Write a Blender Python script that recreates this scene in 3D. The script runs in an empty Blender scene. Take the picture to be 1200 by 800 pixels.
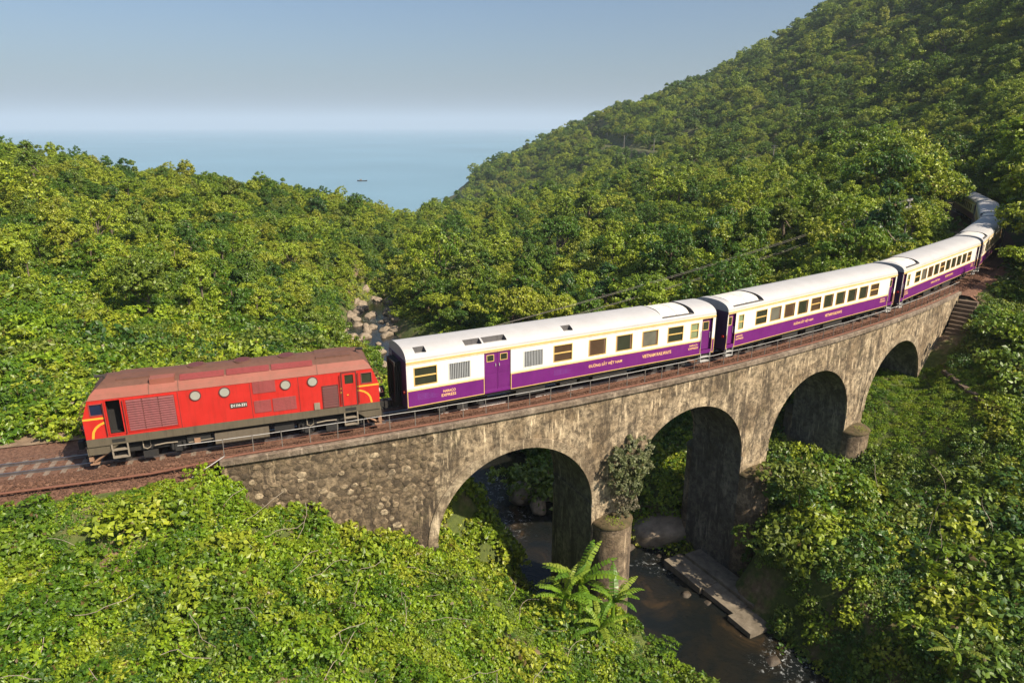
import bpy, math, random
import numpy as np
from mathutils import Vector, Matrix

# ------------------------------------------------------------------ camera, sky, sun, exposure
scene = bpy.context.scene
COL = scene.collection
R = math.radians
PITCH = math.atan(252 / 800)
CAM_H = 14.5
cam_data = bpy.data.cameras.new('camera')
cam_data.sensor_width = 36.0
cam_data.lens = 24.0
cam_data.clip_start = 0.5
cam_data.clip_end = 60000.0
cam = bpy.data.objects.new('camera', cam_data)
COL.objects.link(cam)
cam.location = (0, 0, CAM_H)
cam.rotation_euler = (math.pi / 2 - PITCH, 0, 0)
scene.camera = cam

SUN_DIR = Vector((0.92, -0.64, 1.04)).normalized()
SUN_EL = math.asin(SUN_DIR.z)
SUN_AZ = math.atan2(SUN_DIR.x, SUN_DIR.y)
world = bpy.data.worlds.new('World')
scene.world = world
world.use_nodes = True
nt = world.node_tree
nt.nodes.clear()
w_out = nt.nodes.new('ShaderNodeOutputWorld')
w_bg = nt.nodes.new('ShaderNodeBackground')
w_sky = nt.nodes.new('ShaderNodeTexSky')
w_sky.sky_type = 'NISHITA'
w_sky.sun_disc = False
w_sky.sun_elevation = SUN_EL
w_sky.sun_rotation = SUN_AZ
w_sky.altitude = 80
w_sky.air_density = 1.0
w_sky.dust_density = 3.0
w_sky.ozone_density = 5.0
w_bg.inputs['Strength'].default_value = 0.08
nt.links.new(w_sky.outputs[0], w_bg.inputs['Color'])
nt.links.new(w_bg.outputs[0], w_out.inputs['Surface'])

sun_data = bpy.data.lights.new('sun', 'SUN')
sun_data.energy = 5.0
sun_data.angle = R(0.53)
sun_data.color = (1.0, 0.88, 0.70)
sun = bpy.data.objects.new('sun', sun_data)
COL.objects.link(sun)
sun.rotation_euler = SUN_DIR.to_track_quat('Z', 'Y').to_euler()
sun.location = (200, -60, 220)

vs = scene.view_settings
vs.view_transform = 'Standard'
vs.look = 'None'
vs.exposure = 0.68
vs.gamma = 1.0
vs.use_curve_mapping = False
cy = scene.cycles
cy.max_bounces = 6
cy.diffuse_bounces = 3
cy.glossy_bounces = 2
cy.transmission_bounces = 3
cy.transparent_max_bounces = 4
cy.volume_bounces = 1
cy.use_denoising = True
cy.caustics_reflective = False
cy.caustics_refractive = False

# ------------------------------------------------------------------ track circle and helpers
CX, CY, RC = -67.19, 177.26, 156.67

def W(s, off=0.0, z=0.0):
    th = s / RC - math.pi / 2
    r = RC + off
    return Vector((CX + r * math.cos(th), CY + r * math.sin(th), z))

def s_off(x, y):
    th = np.arctan2(y - CY, x - CX)
    return (th + math.pi / 2) * RC, np.hypot(x - CX, y - CY) - RC

def tag(o, label=None, cat=None, group=None, kind=None):
    if label: o['label'] = label
    if cat: o['category'] = cat
    if group: o['group'] = group
    if kind: o['kind'] = kind
    return o

def empty(name, loc=(0, 0, 0), rz=0.0):
    o = bpy.data.objects.new(name, None)
    COL.objects.link(o)
    o.location = loc
    o.rotation_euler = (0, 0, rz)
    o.empty_display_size = 0.5
    return o

class MB:
    """collects faces of one mesh"""
    def __init__(self):
        self.v = []; self.f = []; self.sm = []
    def add(self, vs, fs, smooth=False):
        b = len(self.v)
        self.v.extend([tuple(p) for p in vs])
        for f in fs:
            self.f.append(tuple(b + i for i in f)); self.sm.append(smooth)
        return self
    def box(self, x0, x1, y0, y1, z0, z1):
        return self.add([(x0,y0,z0),(x1,y0,z0),(x1,y1,z0),(x0,y1,z0),(x0,y0,z1),(x1,y0,z1),(x1,y1,z1),(x0,y1,z1)],
                 [(0,3,2,1),(4,5,6,7),(0,1,5,4),(1,2,6,5),(2,3,7,6),(3,0,4,7)])
    def quad(self, a, b, c, d):
        return self.add([a, b, c, d], [(0, 1, 2, 3)])
    def prism(self, prof, x0, x1, smooth=False, caps=True):
        """profile of (y, z) swept along x; counter-clockwise seen from +x"""
        n = len(prof)
        vs = [(x0, y, z) for y, z in prof] + [(x1, y, z) for y, z in prof]
        self.add(vs, [(i, (i + 1) % n, n + (i + 1) % n, n + i) for i in range(n)], smooth)
        if caps:
            self.add([(x0, y, z) for y, z in prof], [tuple(range(n - 1, -1, -1))])
            self.add([(x1, y, z) for y, z in prof], [tuple(range(n))])
        return self
    def tube(self, pts, r, n=6, caps=True, smooth=True):
        pts = [Vector(p) for p in pts]
        rs = r if isinstance(r, (list, tuple)) else [r] * len(pts)
        rings = []
        for i, p in enumerate(pts):
            d = (pts[min(i + 1, len(pts) - 1)] - pts[max(i - 1, 0)]).normalized()
            up = Vector((0, 0, 1)) if abs(d.z) < 0.95 else Vector((1, 0, 0))
            a = d.cross(up).normalized(); b = a.cross(d)
            rings.append([p + (a * math.cos(2 * math.pi * k / n) + b * math.sin(2 * math.pi * k / n)) * rs[i] for k in range(n)])
        vs = [q for ring in rings for q in ring]
        fs = []
        for i in range(len(pts) - 1):
            for k in range(n):
                fs.append((i*n+k, i*n+(k+1) % n, (i+1)*n+(k+1) % n, (i+1)*n+k))
        self.add(vs, fs, smooth)
        if caps:
            self.add(rings[0], [tuple(range(n - 1, -1, -1))]); self.add(rings[-1], [tuple(range(n))])
        return self
    def mesh(self, name, mat):
        me = bpy.data.meshes.new(name)
        me.from_pydata(self.v, [], self.f)
        me.polygons.foreach_set('use_smooth', self.sm)
        if mat: me.materials.append(mat)
        me.validate(); me.update()
        return me
    def build(self, name, mat, parent=None):
        o = bpy.data.objects.new(name, self.mesh(name, mat))
        COL.objects.link(o)
        if parent: o.parent = parent
        return o

def link_mesh(name, me, parent=None, loc=None, rot=None, scl=None):
    o = bpy.data.objects.new(name, me)
    COL.objects.link(o)
    if parent: o.parent = parent
    if loc is not None: o.location = loc
    if rot is not None: o.rotation_euler = rot
    if scl is not None: o.scale = scl if not isinstance(scl, (int, float)) else (scl,) * 3
    return o

KIDS = None
def copy_tree(o, parent=None):
    c = o.copy(); COL.objects.link(c); c.parent = parent
    for ch in o.children: copy_tree(ch, c)
    return c

# ------------------------------------------------------------------ materials
def new_mat(name):
    m = bpy.data.materials.new(name); m.use_nodes = True
    n = m.node_tree; n.nodes.clear()
    out = n.nodes.new('ShaderNodeOutputMaterial')
    b = n.nodes.new('ShaderNodeBsdfPrincipled')
    n.links.new(b.outputs[0], out.inputs['Surface'])
    return m, n, b, out

def N(n, kind, **kw):
    x = n.nodes.new(kind)
    for k, v in kw.items():
        if k.startswith('i_'): x.inputs[k[2:].replace('_', ' ')].default_value = v
        else: setattr(x, k, v)
    return x

def mixc(n, fac, a, b, mode='MIX'):
    x = n.nodes.new('ShaderNodeMix'); x.data_type = 'RGBA'; x.blend_type = mode; x.clamp_factor = True
    for sock, val in ((x.inputs[0], fac), (x.inputs[6], a), (x.inputs[7], b)):
        if hasattr(val, 'is_output'): n.links.new(val, sock)
        elif isinstance(val, (int, float)): sock.default_value = val
        else: sock.default_value = (*val, 1)
    return x.outputs[2]

def ramp(n, src, stops):
    r = n.nodes.new('ShaderNodeValToRGB')
    e = r.color_ramp.elements
    while len(e) < len(stops): e.new(0.5)
    for el, (p, c) in zip(e, stops):
        el.position = p
        el.color = (c, c, c, 1) if isinstance(c, (int, float)) else (*c, 1)
    n.links.new(src, r.inputs[0])
    return r.outputs[0]

def noise(n, vec, scale, detail=4, rough=0.55, dist=0.0):
    t = N(n, 'ShaderNodeTexNoise'); t.inputs['Scale'].default_value = scale
    t.inputs['Detail'].default_value = detail; t.inputs['Roughness'].default_value = rough
    t.inputs['Distortion'].default_value = dist
    if vec is not None: n.links.new(vec, t.inputs['Vector'])
    return t.outputs['Fac']

def coords(n, which='Object', scale=None):
    t = n.nodes.new('ShaderNodeTexCoord')
    if scale is None: return t.outputs[which]
    m = n.nodes.new('ShaderNodeMapping'); m.inputs['Scale'].default_value = scale
    n.links.new(t.outputs[which], m.inputs['Vector'])
    return m.outputs['Vector']

def bump(n, b, h, strength=0.5, dist=0.02):
    x = n.nodes.new('ShaderNodeBump'); x.inputs['Strength'].default_value = strength
    x.inputs['Distance'].default_value = dist
    n.links.new(h, x.inputs['Height']); n.links.new(x.outputs[0], b.inputs['Normal'])

def paint(name, col, dirt=(0.10, 0.07, 0.05), rough=0.45, amount=0.5, scale=1.6, metal=0.0, streak=True):
    """painted metal with uneven fading, grime streaks running down and a slight waviness of the sheet"""
    m, n, b, out = new_mat(name)
    c = coords(n)
    f1 = noise(n, c, scale, 6, 0.6)
    vec = coords(n, 'Object', (3.0, 3.0, 0.35) if streak else (2, 2, 2))
    f2 = noise(n, vec, 2.2, 6, 0.65)
    k = ramp(n, f2, [(0.48, 0.0), (0.78, amount)])
    fade = tuple(min(1, x * 1.12 + 0.015) for x in col); dark = tuple(x * 0.84 for x in col)
    c1 = mixc(n, f1, dark, fade)
    col_o = mixc(n, k, c1, dirt)
    n.links.new(col_o, b.inputs['Base Color'])
    b.inputs['Roughness'].default_value = rough; b.inputs['Metallic'].default_value = metal
    bump(n, b, noise(n, c, 1.7, 2), 0.25, 0.02)
    return m

def rough_mat(name, stops, scale=4.0, rough=0.9, bstr=0.6, bdist=0.05, bscale=18.0):
    m, n, b, out = new_mat(name)
    c = coords(n)
    f = noise(n, c, scale, 8, 0.65)
    n.links.new(ramp(n, f, stops), b.inputs['Base Color'])
    b.inputs['Roughness'].default_value = rough
    bump(n, b, noise(n, c, bscale, 5, 0.7), bstr, bdist)
    return m

def glass_mat(name, col, rough=0.08):
    m, n, b, out = new_mat(name)
    c = coords(n)
    f = noise(n, c, 1.3, 3)
    n.links.new(mixc(n, f, tuple(x * 0.5 for x in col), tuple(x * 1.6 for x in col)), b.inputs['Base Color'])
    b.inputs['Roughness'].default_value = rough
    b.inputs['IOR'].default_value = 1.5
    return m

def leaf_mat(name, col_a, col_b, trans=0.32, rough=0.42, spec=0.4, var=0.35, brown=0.02):
    m, n, b, out = new_mat(name)
    at = N(n, 'ShaderNodeAttribute', attribute_name='tint')
    oi = n.nodes.new('ShaderNodeObjectInfo')
    geo = n.nodes.new('ShaderNodeNewGeometry')
    f = noise(n, geo.outputs['Position'], 0.09, 3, 0.6)
    mx = N(n, 'ShaderNodeMath', operation='MULTIPLY_ADD'); n.links.new(oi.outputs['Random'], mx.inputs[0]); mx.inputs[1].default_value = 0.75
    n.links.new(f, mx.inputs[2])
    f2 = N(n, 'ShaderNodeMapRange'); n.links.new(mx.outputs[0], f2.inputs[0]); f2.inputs[1].default_value = 0.40; f2.inputs[2].default_value = 1.25
    olive = (col_b[0] * 1.02, col_b[1] * 0.84, col_b[2] * 1.15)
    deep = (col_a[0] * 0.62, col_a[1] * 0.72, col_a[2] * 1.1)
    c1 = ramp(n, f2.outputs[0], [(0.0, deep), (0.30, col_a), (0.62, col_b), (1.0, olive)])
    k = N(n, 'ShaderNodeMapRange'); n.links.new(at.outputs['Fac'], k.inputs[0]); k.inputs[3].default_value = 1 - var; k.inputs[4].default_value = 1 + var
    hs = n.nodes.new('ShaderNodeHueSaturation'); n.links.new(k.outputs[0], hs.inputs['Value']); n.links.new(c1, hs.inputs['Color'])
    hm = N(n, 'ShaderNodeMapRange'); n.links.new(at.outputs['Fac'], hm.inputs[0]); hm.inputs[3].default_value = 0.515; hm.inputs[4].default_value = 0.485
    n.links.new(hm.outputs[0], hs.inputs['Hue'])
    if brown > 0:
        br = ramp(n, at.outputs['Fac'], [(brown, 0.85), (brown + 0.01, 0.0)])
        c2 = mixc(n, br, hs.outputs[0], (0.13, 0.075, 0.03))
    else: c2 = hs.outputs[0]
    n.links.new(c2, b.inputs['Base Color'])
    b.inputs['Roughness'].default_value = rough; b.inputs['Specular IOR Level'].default_value = spec
    tr = n.nodes.new('ShaderNodeBsdfTranslucent')
    tc = mixc(n, 0.5, c2, (0.32, 0.40, 0.02)); n.links.new(tc, tr.inputs['Color'])
    ms = n.nodes.new('ShaderNodeMixShader'); ms.inputs[0].default_value = trans
    n.links.new(b.outputs[0], ms.inputs[1]); n.links.new(tr.outputs[0], ms.inputs[2]); n.links.new(ms.outputs[0], out.inputs['Surface'])
    return m

M = {}
M['red'] = paint('loco_red', (0.50, 0.016, 0.011), (0.22, 0.02, 0.012), 0.42, 0.5)
M['redroof'] = paint('loco_roof_faded', (0.25, 0.075, 0.048), (0.16, 0.07, 0.04), 0.6, 0.6, 1.0, streak=False)
M['redtop'] = paint('loco_roof_grimy', (0.125, 0.052, 0.032), (0.07, 0.035, 0.02), 0.75, 0.8, 1.2, streak=False)
M['maroon'] = paint('loco_maroon', (0.11, 0.025, 0.022), (0.06, 0.03, 0.025), 0.6, 0.6)
M['plum'] = paint('panel_faded_plum', (0.28, 0.055, 0.055), (0.12, 0.04, 0.03), 0.55, 0.5)
M['yellow'] = paint('stripe_yellow', (0.80, 0.36, 0.03), (0.3, 0.15, 0.03), 0.5, 0.3)
M['sill'] = paint('sill_grimy', (0.10, 0.08, 0.05), (0.045, 0.035, 0.025), 0.8, 0.7)
M['under'] = paint('underframe_black', (0.013, 0.012, 0.011), (0.035, 0.026, 0.018), 0.8, 0.6)
M['tank'] = paint('tank_dusty', (0.12, 0.095, 0.065), (0.06, 0.045, 0.03), 0.85, 0.7)
M['dirtymetal'] = paint('metal_dusty', (0.24, 0.20, 0.15), (0.10, 0.07, 0.04), 0.7, 0.5)
M['tanmetal'] = paint('metal_tan', (0.30, 0.17, 0.10), (0.12, 0.07, 0.04), 0.8, 0.5)
M['purple'] = paint('coach_purple', (0.135, 0.007, 0.150), (0.07, 0.02, 0.08), 0.34, 0.35)
M['purpledoor'] = paint('door_purple', (0.13, 0.008, 0.14), (0.05, 0.01, 0.06), 0.36, 0.35)
M['cream'] = paint('coach_cream', (0.79, 0.765, 0.70), (0.46, 0.40, 0.32), 0.42, 0.36)
M['gold'] = paint('trim_gold', (0.66, 0.44, 0.14), (0.4, 0.25, 0.1), 0.45, 0.3)
M['goldtext'] = paint('lettering_gold', (0.85, 0.52, 0.20), (0.6, 0.35, 0.15), 0.5, 0.2)
M['faint'] = paint('lettering_faint', (0.16, 0.06, 0.27), (0.12, 0.04, 0.2), 0.5, 0.2)
M['roof'] = paint('coach_roof', (0.44, 0.43, 0.425), (0.40, 0.37, 0.33), 0.5, 0.45, 0.9, streak=False)
M['acwhite'] = paint('air_unit_white', (0.70, 0.665, 0.60), (0.34, 0.27, 0.18), 0.5, 0.6, 1.0, streak=False)
M['acdark'] = paint('roof_well_dark', (0.09, 0.085, 0.085), (0.04, 0.035, 0.03), 0.8, 0.5)
M['endgrey'] = paint('coach_end_dark', (0.055, 0.02, 0.075), (0.03, 0.02, 0.03), 0.6, 0.5)
M['louvre'] = paint('louvre_grey', (0.33, 0.34, 0.35), (0.12, 0.12, 0.12), 0.5, 0.4)
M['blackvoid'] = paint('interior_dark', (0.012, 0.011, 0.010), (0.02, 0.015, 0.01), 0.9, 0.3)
M['steel'] = paint('rail_steel', (0.30, 0.29, 0.29), (0.14, 0.08, 0.05), 0.32, 0.4, 3.0, metal=0.85)
M['rust'] = paint('rusty_iron', (0.16, 0.062, 0.035), (0.07, 0.03, 0.02), 0.85, 0.6, 4.0)
M['galv'] = paint('railing_grey', (0.15, 0.135, 0.12), (0.15, 0.09, 0.06), 0.6, 0.5, 3.0)
M['step'] = paint('step_grey', (0.42, 0.41, 0.39), (0.2, 0.17, 0.14), 0.6, 0.4)
M['lampred'] = paint('marker_red', (0.55, 0.03, 0.02), (0.2, 0.02, 0.02), 0.3, 0.2)
M['porthole'] = paint('porthole_cover', (0.33, 0.325, 0.28), (0.3, 0.27, 0.22), 0.4, 0.3)
M['white'] = paint('plate_white', (0.72, 0.70, 0.65), (0.4, 0.38, 0.33), 0.5, 0.3)
M['plateblack'] = paint('plate_black', (0.05, 0.035, 0.03), (0.1, 0.05, 0.03), 0.6, 0.3)
M['glass'] = glass_mat('window_glass', (0.030, 0.034, 0.022))
M['glasswarm'] = glass_mat('window_glass_warm', (0.075, 0.045, 0.028), 0.1)
M['glasspale'] = glass_mat('window_glass_blind', (0.13, 0.125, 0.10), 0.15)
M['glassgreen'] = glass_mat('window_glass_frosted', (0.20, 0.24, 0.13), 0.3)
M['glassblue'] = glass_mat('window_glass_cab', (0.018, 0.025, 0.06), 0.05)
M['wood'] = rough_mat('pole_concrete', [(0.3, (0.16, 0.14, 0.12)), (0.7, (0.30, 0.28, 0.25))], 3)
M['sleeper'] = rough_mat('sleeper_concrete', [(0.3, (0.14, 0.10, 0.075)), (0.7, (0.27, 0.21, 0.16))], 5)
M['rock'] = rough_mat('river_rock', [(0.30, (0.12, 0.092, 0.064)), (0.50, (0.24, 0.19, 0.135)), (0.75, (0.38, 0.31, 0.23))], 2.2, 0.85, 0.7, 0.06, 9)
M['wetrock'] = rough_mat('wet_rock', [(0.30, (0.035, 0.027, 0.018)), (0.50, (0.075, 0.056, 0.038)), (0.75, (0.14, 0.108, 0.075))], 2.2, 0.6, 0.7, 0.06, 9)
M['bark'] = rough_mat('bark', [(0.3, (0.07, 0.05, 0.035)), (0.7, (0.19, 0.15, 0.11))], 6, 0.9, 0.8, 0.03, 30)
M['drywood'] = rough_mat('dry_wood', [(0.3, (0.20, 0.16, 0.11)), (0.7, (0.36, 0.31, 0.24))], 6)
M['apron'] = rough_mat('apron_concrete', [(0.30, (0.09, 0.072, 0.05)), (0.7, (0.24, 0.20, 0.145))], 1.6, 0.9, 0.5, 0.03, 14)
M['stepstone'] = rough_mat('step_stone', [(0.3, (0.085, 0.06, 0.042)), (0.7, (0.20, 0.145, 0.10))], 3.0)
M['rubble_old'] = None and rough_mat('rubble_stone', [(0.28, (0.055, 0.038, 0.024)), (0.48, (0.16, 0.112, 0.064)), (0.70, (0.40, 0.30, 0.18))], 0.9, 0.95, 0.7, 0.04, 16)

def rubble_mat():
    m, n, b, out = new_mat('rubble_stone')
    oi = n.nodes.new('ShaderNodeObjectInfo'); geo = n.nodes.new('ShaderNodeNewGeometry')
    f = noise(n, geo.outputs['Position'], 4.0, 8, 0.7)
    tone = ramp(n, oi.outputs['Random'], [(0.0, (0.085, 0.062, 0.038)), (0.5, (0.19, 0.138, 0.082)), (0.8, (0.30, 0.225, 0.14)), (1.0, (0.48, 0.38, 0.25))])
    c1 = mixc(n, ramp(n, f, [(0.42, 0.8), (0.6, 0.0)]), tone, (0.045, 0.034, 0.022))
    n.links.new(c1, b.inputs['Base Color']); b.inputs['Roughness'].default_value = 0.95
    bump(n, b, f, 0.7, 0.05)
    return m
M['rubble'] = rubble_mat()

def masonry_mat(name, dark, mid, light, streak_amt=0.75, moss=0.25):
    """old lime-washed masonry: tan patches, black water streaks running down, moss low down, rough relief"""
    m, n, b, out = new_mat(name)
    c = coords(n)
    big = noise(n, c, 0.38, 9, 0.72, 0.5)
    small = noise(n, c, 2.6, 9, 0.75, 0.3)
    base = ramp(n, big, [(0.40, mid), (0.50, tuple(0.6 * a + 0.4 * q for a, q in zip(mid, light))), (0.60, light)])
    base = mixc(n, ramp(n, small, [(0.40, 0.85), (0.58, 0.0)]), base, dark)
    sv = coords(n, 'Object', (0.9, 0.9, 0.17))
    st = noise(n, sv, 1.2, 9, 0.75, 0.2)
    base = mixc(n, ramp(n, st, [(0.50, 0.0), (0.60, streak_amt)]), base, dark)
    top_d = noise(n, coords(n, 'Object', (0.8, 0.8, 0.5)), 0.9, 8, 0.75)
    base = mixc(n, ramp(n, top_d, [(0.52, 0.0), (0.66, 0.7)]), base, tuple(x * 1.2 for x in dark))
    sv2 = coords(n, 'Object', (2.2, 2.2, 0.28))
    base = mixc(n, ramp(n, noise(n, sv2, 1.7, 7, 0.7), [(0.57, 0.0), (0.66, 0.8)]), base, tuple(min(1, x * 1.35) for x in light))
    base = mixc(n, ramp(n, noise(n, c, 0.9, 7, 0.7), [(0.56, 0.0), (0.70, moss)]), base, (0.085, 0.080, 0.022))
    n.links.new(base, b.inputs['Base Color'])
    b.inputs['Roughness'].default_value = 0.95
    vor = N(n, 'ShaderNodeTexVoronoi', feature='DISTANCE_TO_EDGE'); vor.inputs['Scale'].default_value = 2.4
    wv = noise(n, c, 2.0, 3)
    n.links.new(c, vor.inputs['Vector'])
    vr = ramp(n, vor.outputs['Distance'], [(0.0, 0.0), (0.12, 1.0)])
    ad = N(n, 'ShaderNodeMath', operation='MULTIPLY_ADD'); n.links.new(vr, ad.inputs[0]); ad.inputs[1].default_value = 0.10
    n.links.new(noise(n, c, 7.0, 8, 0.75), ad.inputs[2])
    bump(n, b, ad.outputs[0], 0.8, 0.10)
    return m
M['wall'] = masonry_mat('viaduct_masonry', (0.044, 0.032, 0.021), (0.235, 0.168, 0.098), (0.57, 0.45, 0.295), 0.8, 0.32)
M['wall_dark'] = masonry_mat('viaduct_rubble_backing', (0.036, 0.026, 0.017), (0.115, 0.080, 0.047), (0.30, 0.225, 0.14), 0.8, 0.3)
M['ring'] = masonry_mat('arch_ring_render', (0.085, 0.062, 0.038), (0.27, 0.20, 0.125), (0.50, 0.405, 0.275), 0.6, 0.1)
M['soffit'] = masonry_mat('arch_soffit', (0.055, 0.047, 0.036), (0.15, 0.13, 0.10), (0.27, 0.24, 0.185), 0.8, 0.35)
M['coping'] = masonry_mat('coping_concrete', (0.075, 0.055, 0.04), (0.20, 0.15, 0.105), (0.30, 0.24, 0.18), 0.3, 0.1)
M['pier'] = masonry_mat('pier_masonry', (0.06, 0.042, 0.028), (0.20, 0.142, 0.088), (0.38, 0.29, 0.19), 0.7, 0.3)
M['mosscap'] = rough_mat('mossy_cap', [(0.30, (0.04, 0.038, 0.012)), (0.5, (0.085, 0.062, 0.026)), (0.72, (0.13, 0.088, 0.048))], 2.6)

M['leaf_vine'] = leaf_mat('leaf_vine', (0.084, 0.172, 0.009), (0.205, 0.318, 0.016), 0.28, 0.42, 0.42, 0.40)
M['leaf_mid'] = leaf_mat('leaf_mid', (0.085, 0.160, 0.010), (0.240, 0.325, 0.020), 0.26, 0.42, 0.45, 0.42)
M['leaf_tree'] = leaf_mat('leaf_tree', (0.070, 0.150, 0.012), (0.262, 0.350, 0.024), 0.27, 0.45, 0.4, 0.42)
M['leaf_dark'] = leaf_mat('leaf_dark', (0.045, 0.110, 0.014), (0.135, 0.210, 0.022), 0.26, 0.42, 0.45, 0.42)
M['leaf_grey'] = leaf_mat('leaf_greygreen', (0.12, 0.14, 0.055), (0.17, 0.18, 0.09), 0.25, 0.5, 0.4, 0.45)
M['leaf_banana'] = leaf_mat('leaf_banana', (0.19, 0.30, 0.022), (0.30, 0.38, 0.04), 0.42, 0.38, 0.5, 0.0, -1)

def terrain_mat():
    m, n, b, out = new_mat('hillside_soil')
    c = coords(n)
    f = noise(n, c, 0.35, 8, 0.65)
    g = noise(n, c, 3.0, 6, 0.7)
    soil = ramp(n, g, [(0.3, (0.085, 0.055, 0.032)), (0.55, (0.19, 0.125, 0.075)), (0.75, (0.30, 0.215, 0.14))])
    grn = ramp(n, g, [(0.3, (0.045, 0.065, 0.012)), (0.7, (0.11, 0.135, 0.025))])
    n.links.new(mixc(n, ramp(n, f, [(0.36, 0.0), (0.50, 1.0)]), soil, grn), b.inputs['Base Color'])
    b.inputs['Roughness'].default_value = 0.95
    bump(n, b, g, 0.8, 0.15)
    return m
M['soil'] = terrain_mat()
M['ballast'] = rough_mat('ballast_gravel', [(0.25, (0.055, 0.026, 0.016)), (0.5, (0.155, 0.075, 0.045)), (0.78, (0.30, 0.17, 0.11))], 7.0, 0.95, 1.0, 0.06, 16)
M['dirt'] = rough_mat('trackside_dirt', [(0.25, (0.12, 0.075, 0.045)), (0.5, (0.24, 0.165, 0.105)), (0.75, (0.36, 0.27, 0.185))], 1.4, 0.95, 0.8, 0.04, 9)

def water_mat(name, col, rough, bscale, bstr, bdist):
    m, n, b, out = new_mat(name)
    c = coords(n)
    f = noise(n, c, bscale * 0.12, 4)
    n.links.new(mixc(n, f, tuple(x * 0.8 for x in col), tuple(x * 1.25 for x in col)), b.inputs['Base Color'])
    b.inputs['Roughness'].default_value = rough
    b.inputs['IOR'].default_value = 1.33
    if name == 'stream_water': b.inputs['Specular IOR Level'].default_value = 0.3
    bump(n, b, noise(n, c, bscale, 5, 0.6), bstr, bdist)
    return m
def stream_mat():
    m, n, b, out = new_mat('stream_water')
    c = coords(n)
    f = noise(n, c, 0.35, 6, 0.65, 0.6)
    col = ramp(n, f, [(0.40, (0.008, 0.010, 0.010)), (0.58, (0.016, 0.014, 0.010)), (0.74, (0.065, 0.040, 0.018))])
    foam = noise(n, c, 3.2, 8, 0.75, 0.8)
    sel = noise(n, c, 0.16, 3)
    fm = N(n, 'ShaderNodeMath', operation='MULTIPLY'); n.links.new(ramp(n, foam, [(0.56, 0.0), (0.66, 1.0)]), fm.inputs[0]); n.links.new(ramp(n, sel, [(0.52, 0.0), (0.62, 1.0)]), fm.inputs[1])
    n.links.new(mixc(n, fm.outputs[0], col, (0.55, 0.58, 0.58)), b.inputs['Base Color'])
    b.inputs['Roughness'].default_value = 0.07; b.inputs['IOR'].default_value = 1.33; b.inputs['Specular IOR Level'].default_value = 0.4
    bump(n, b, noise(n, c, 3.4, 6, 0.65, 0.5), 0.55, 0.06)
    return m
M['stream'] = stream_mat() if True else water_mat('stream_water', (0.012, 0.012, 0.009), 0.10, 2.2, 0.35, 0.05)
M['sea'] = water_mat('sea_water', (0.16, 0.275, 0.36), 0.5, 0.02, 0.4, 2.0)
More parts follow.
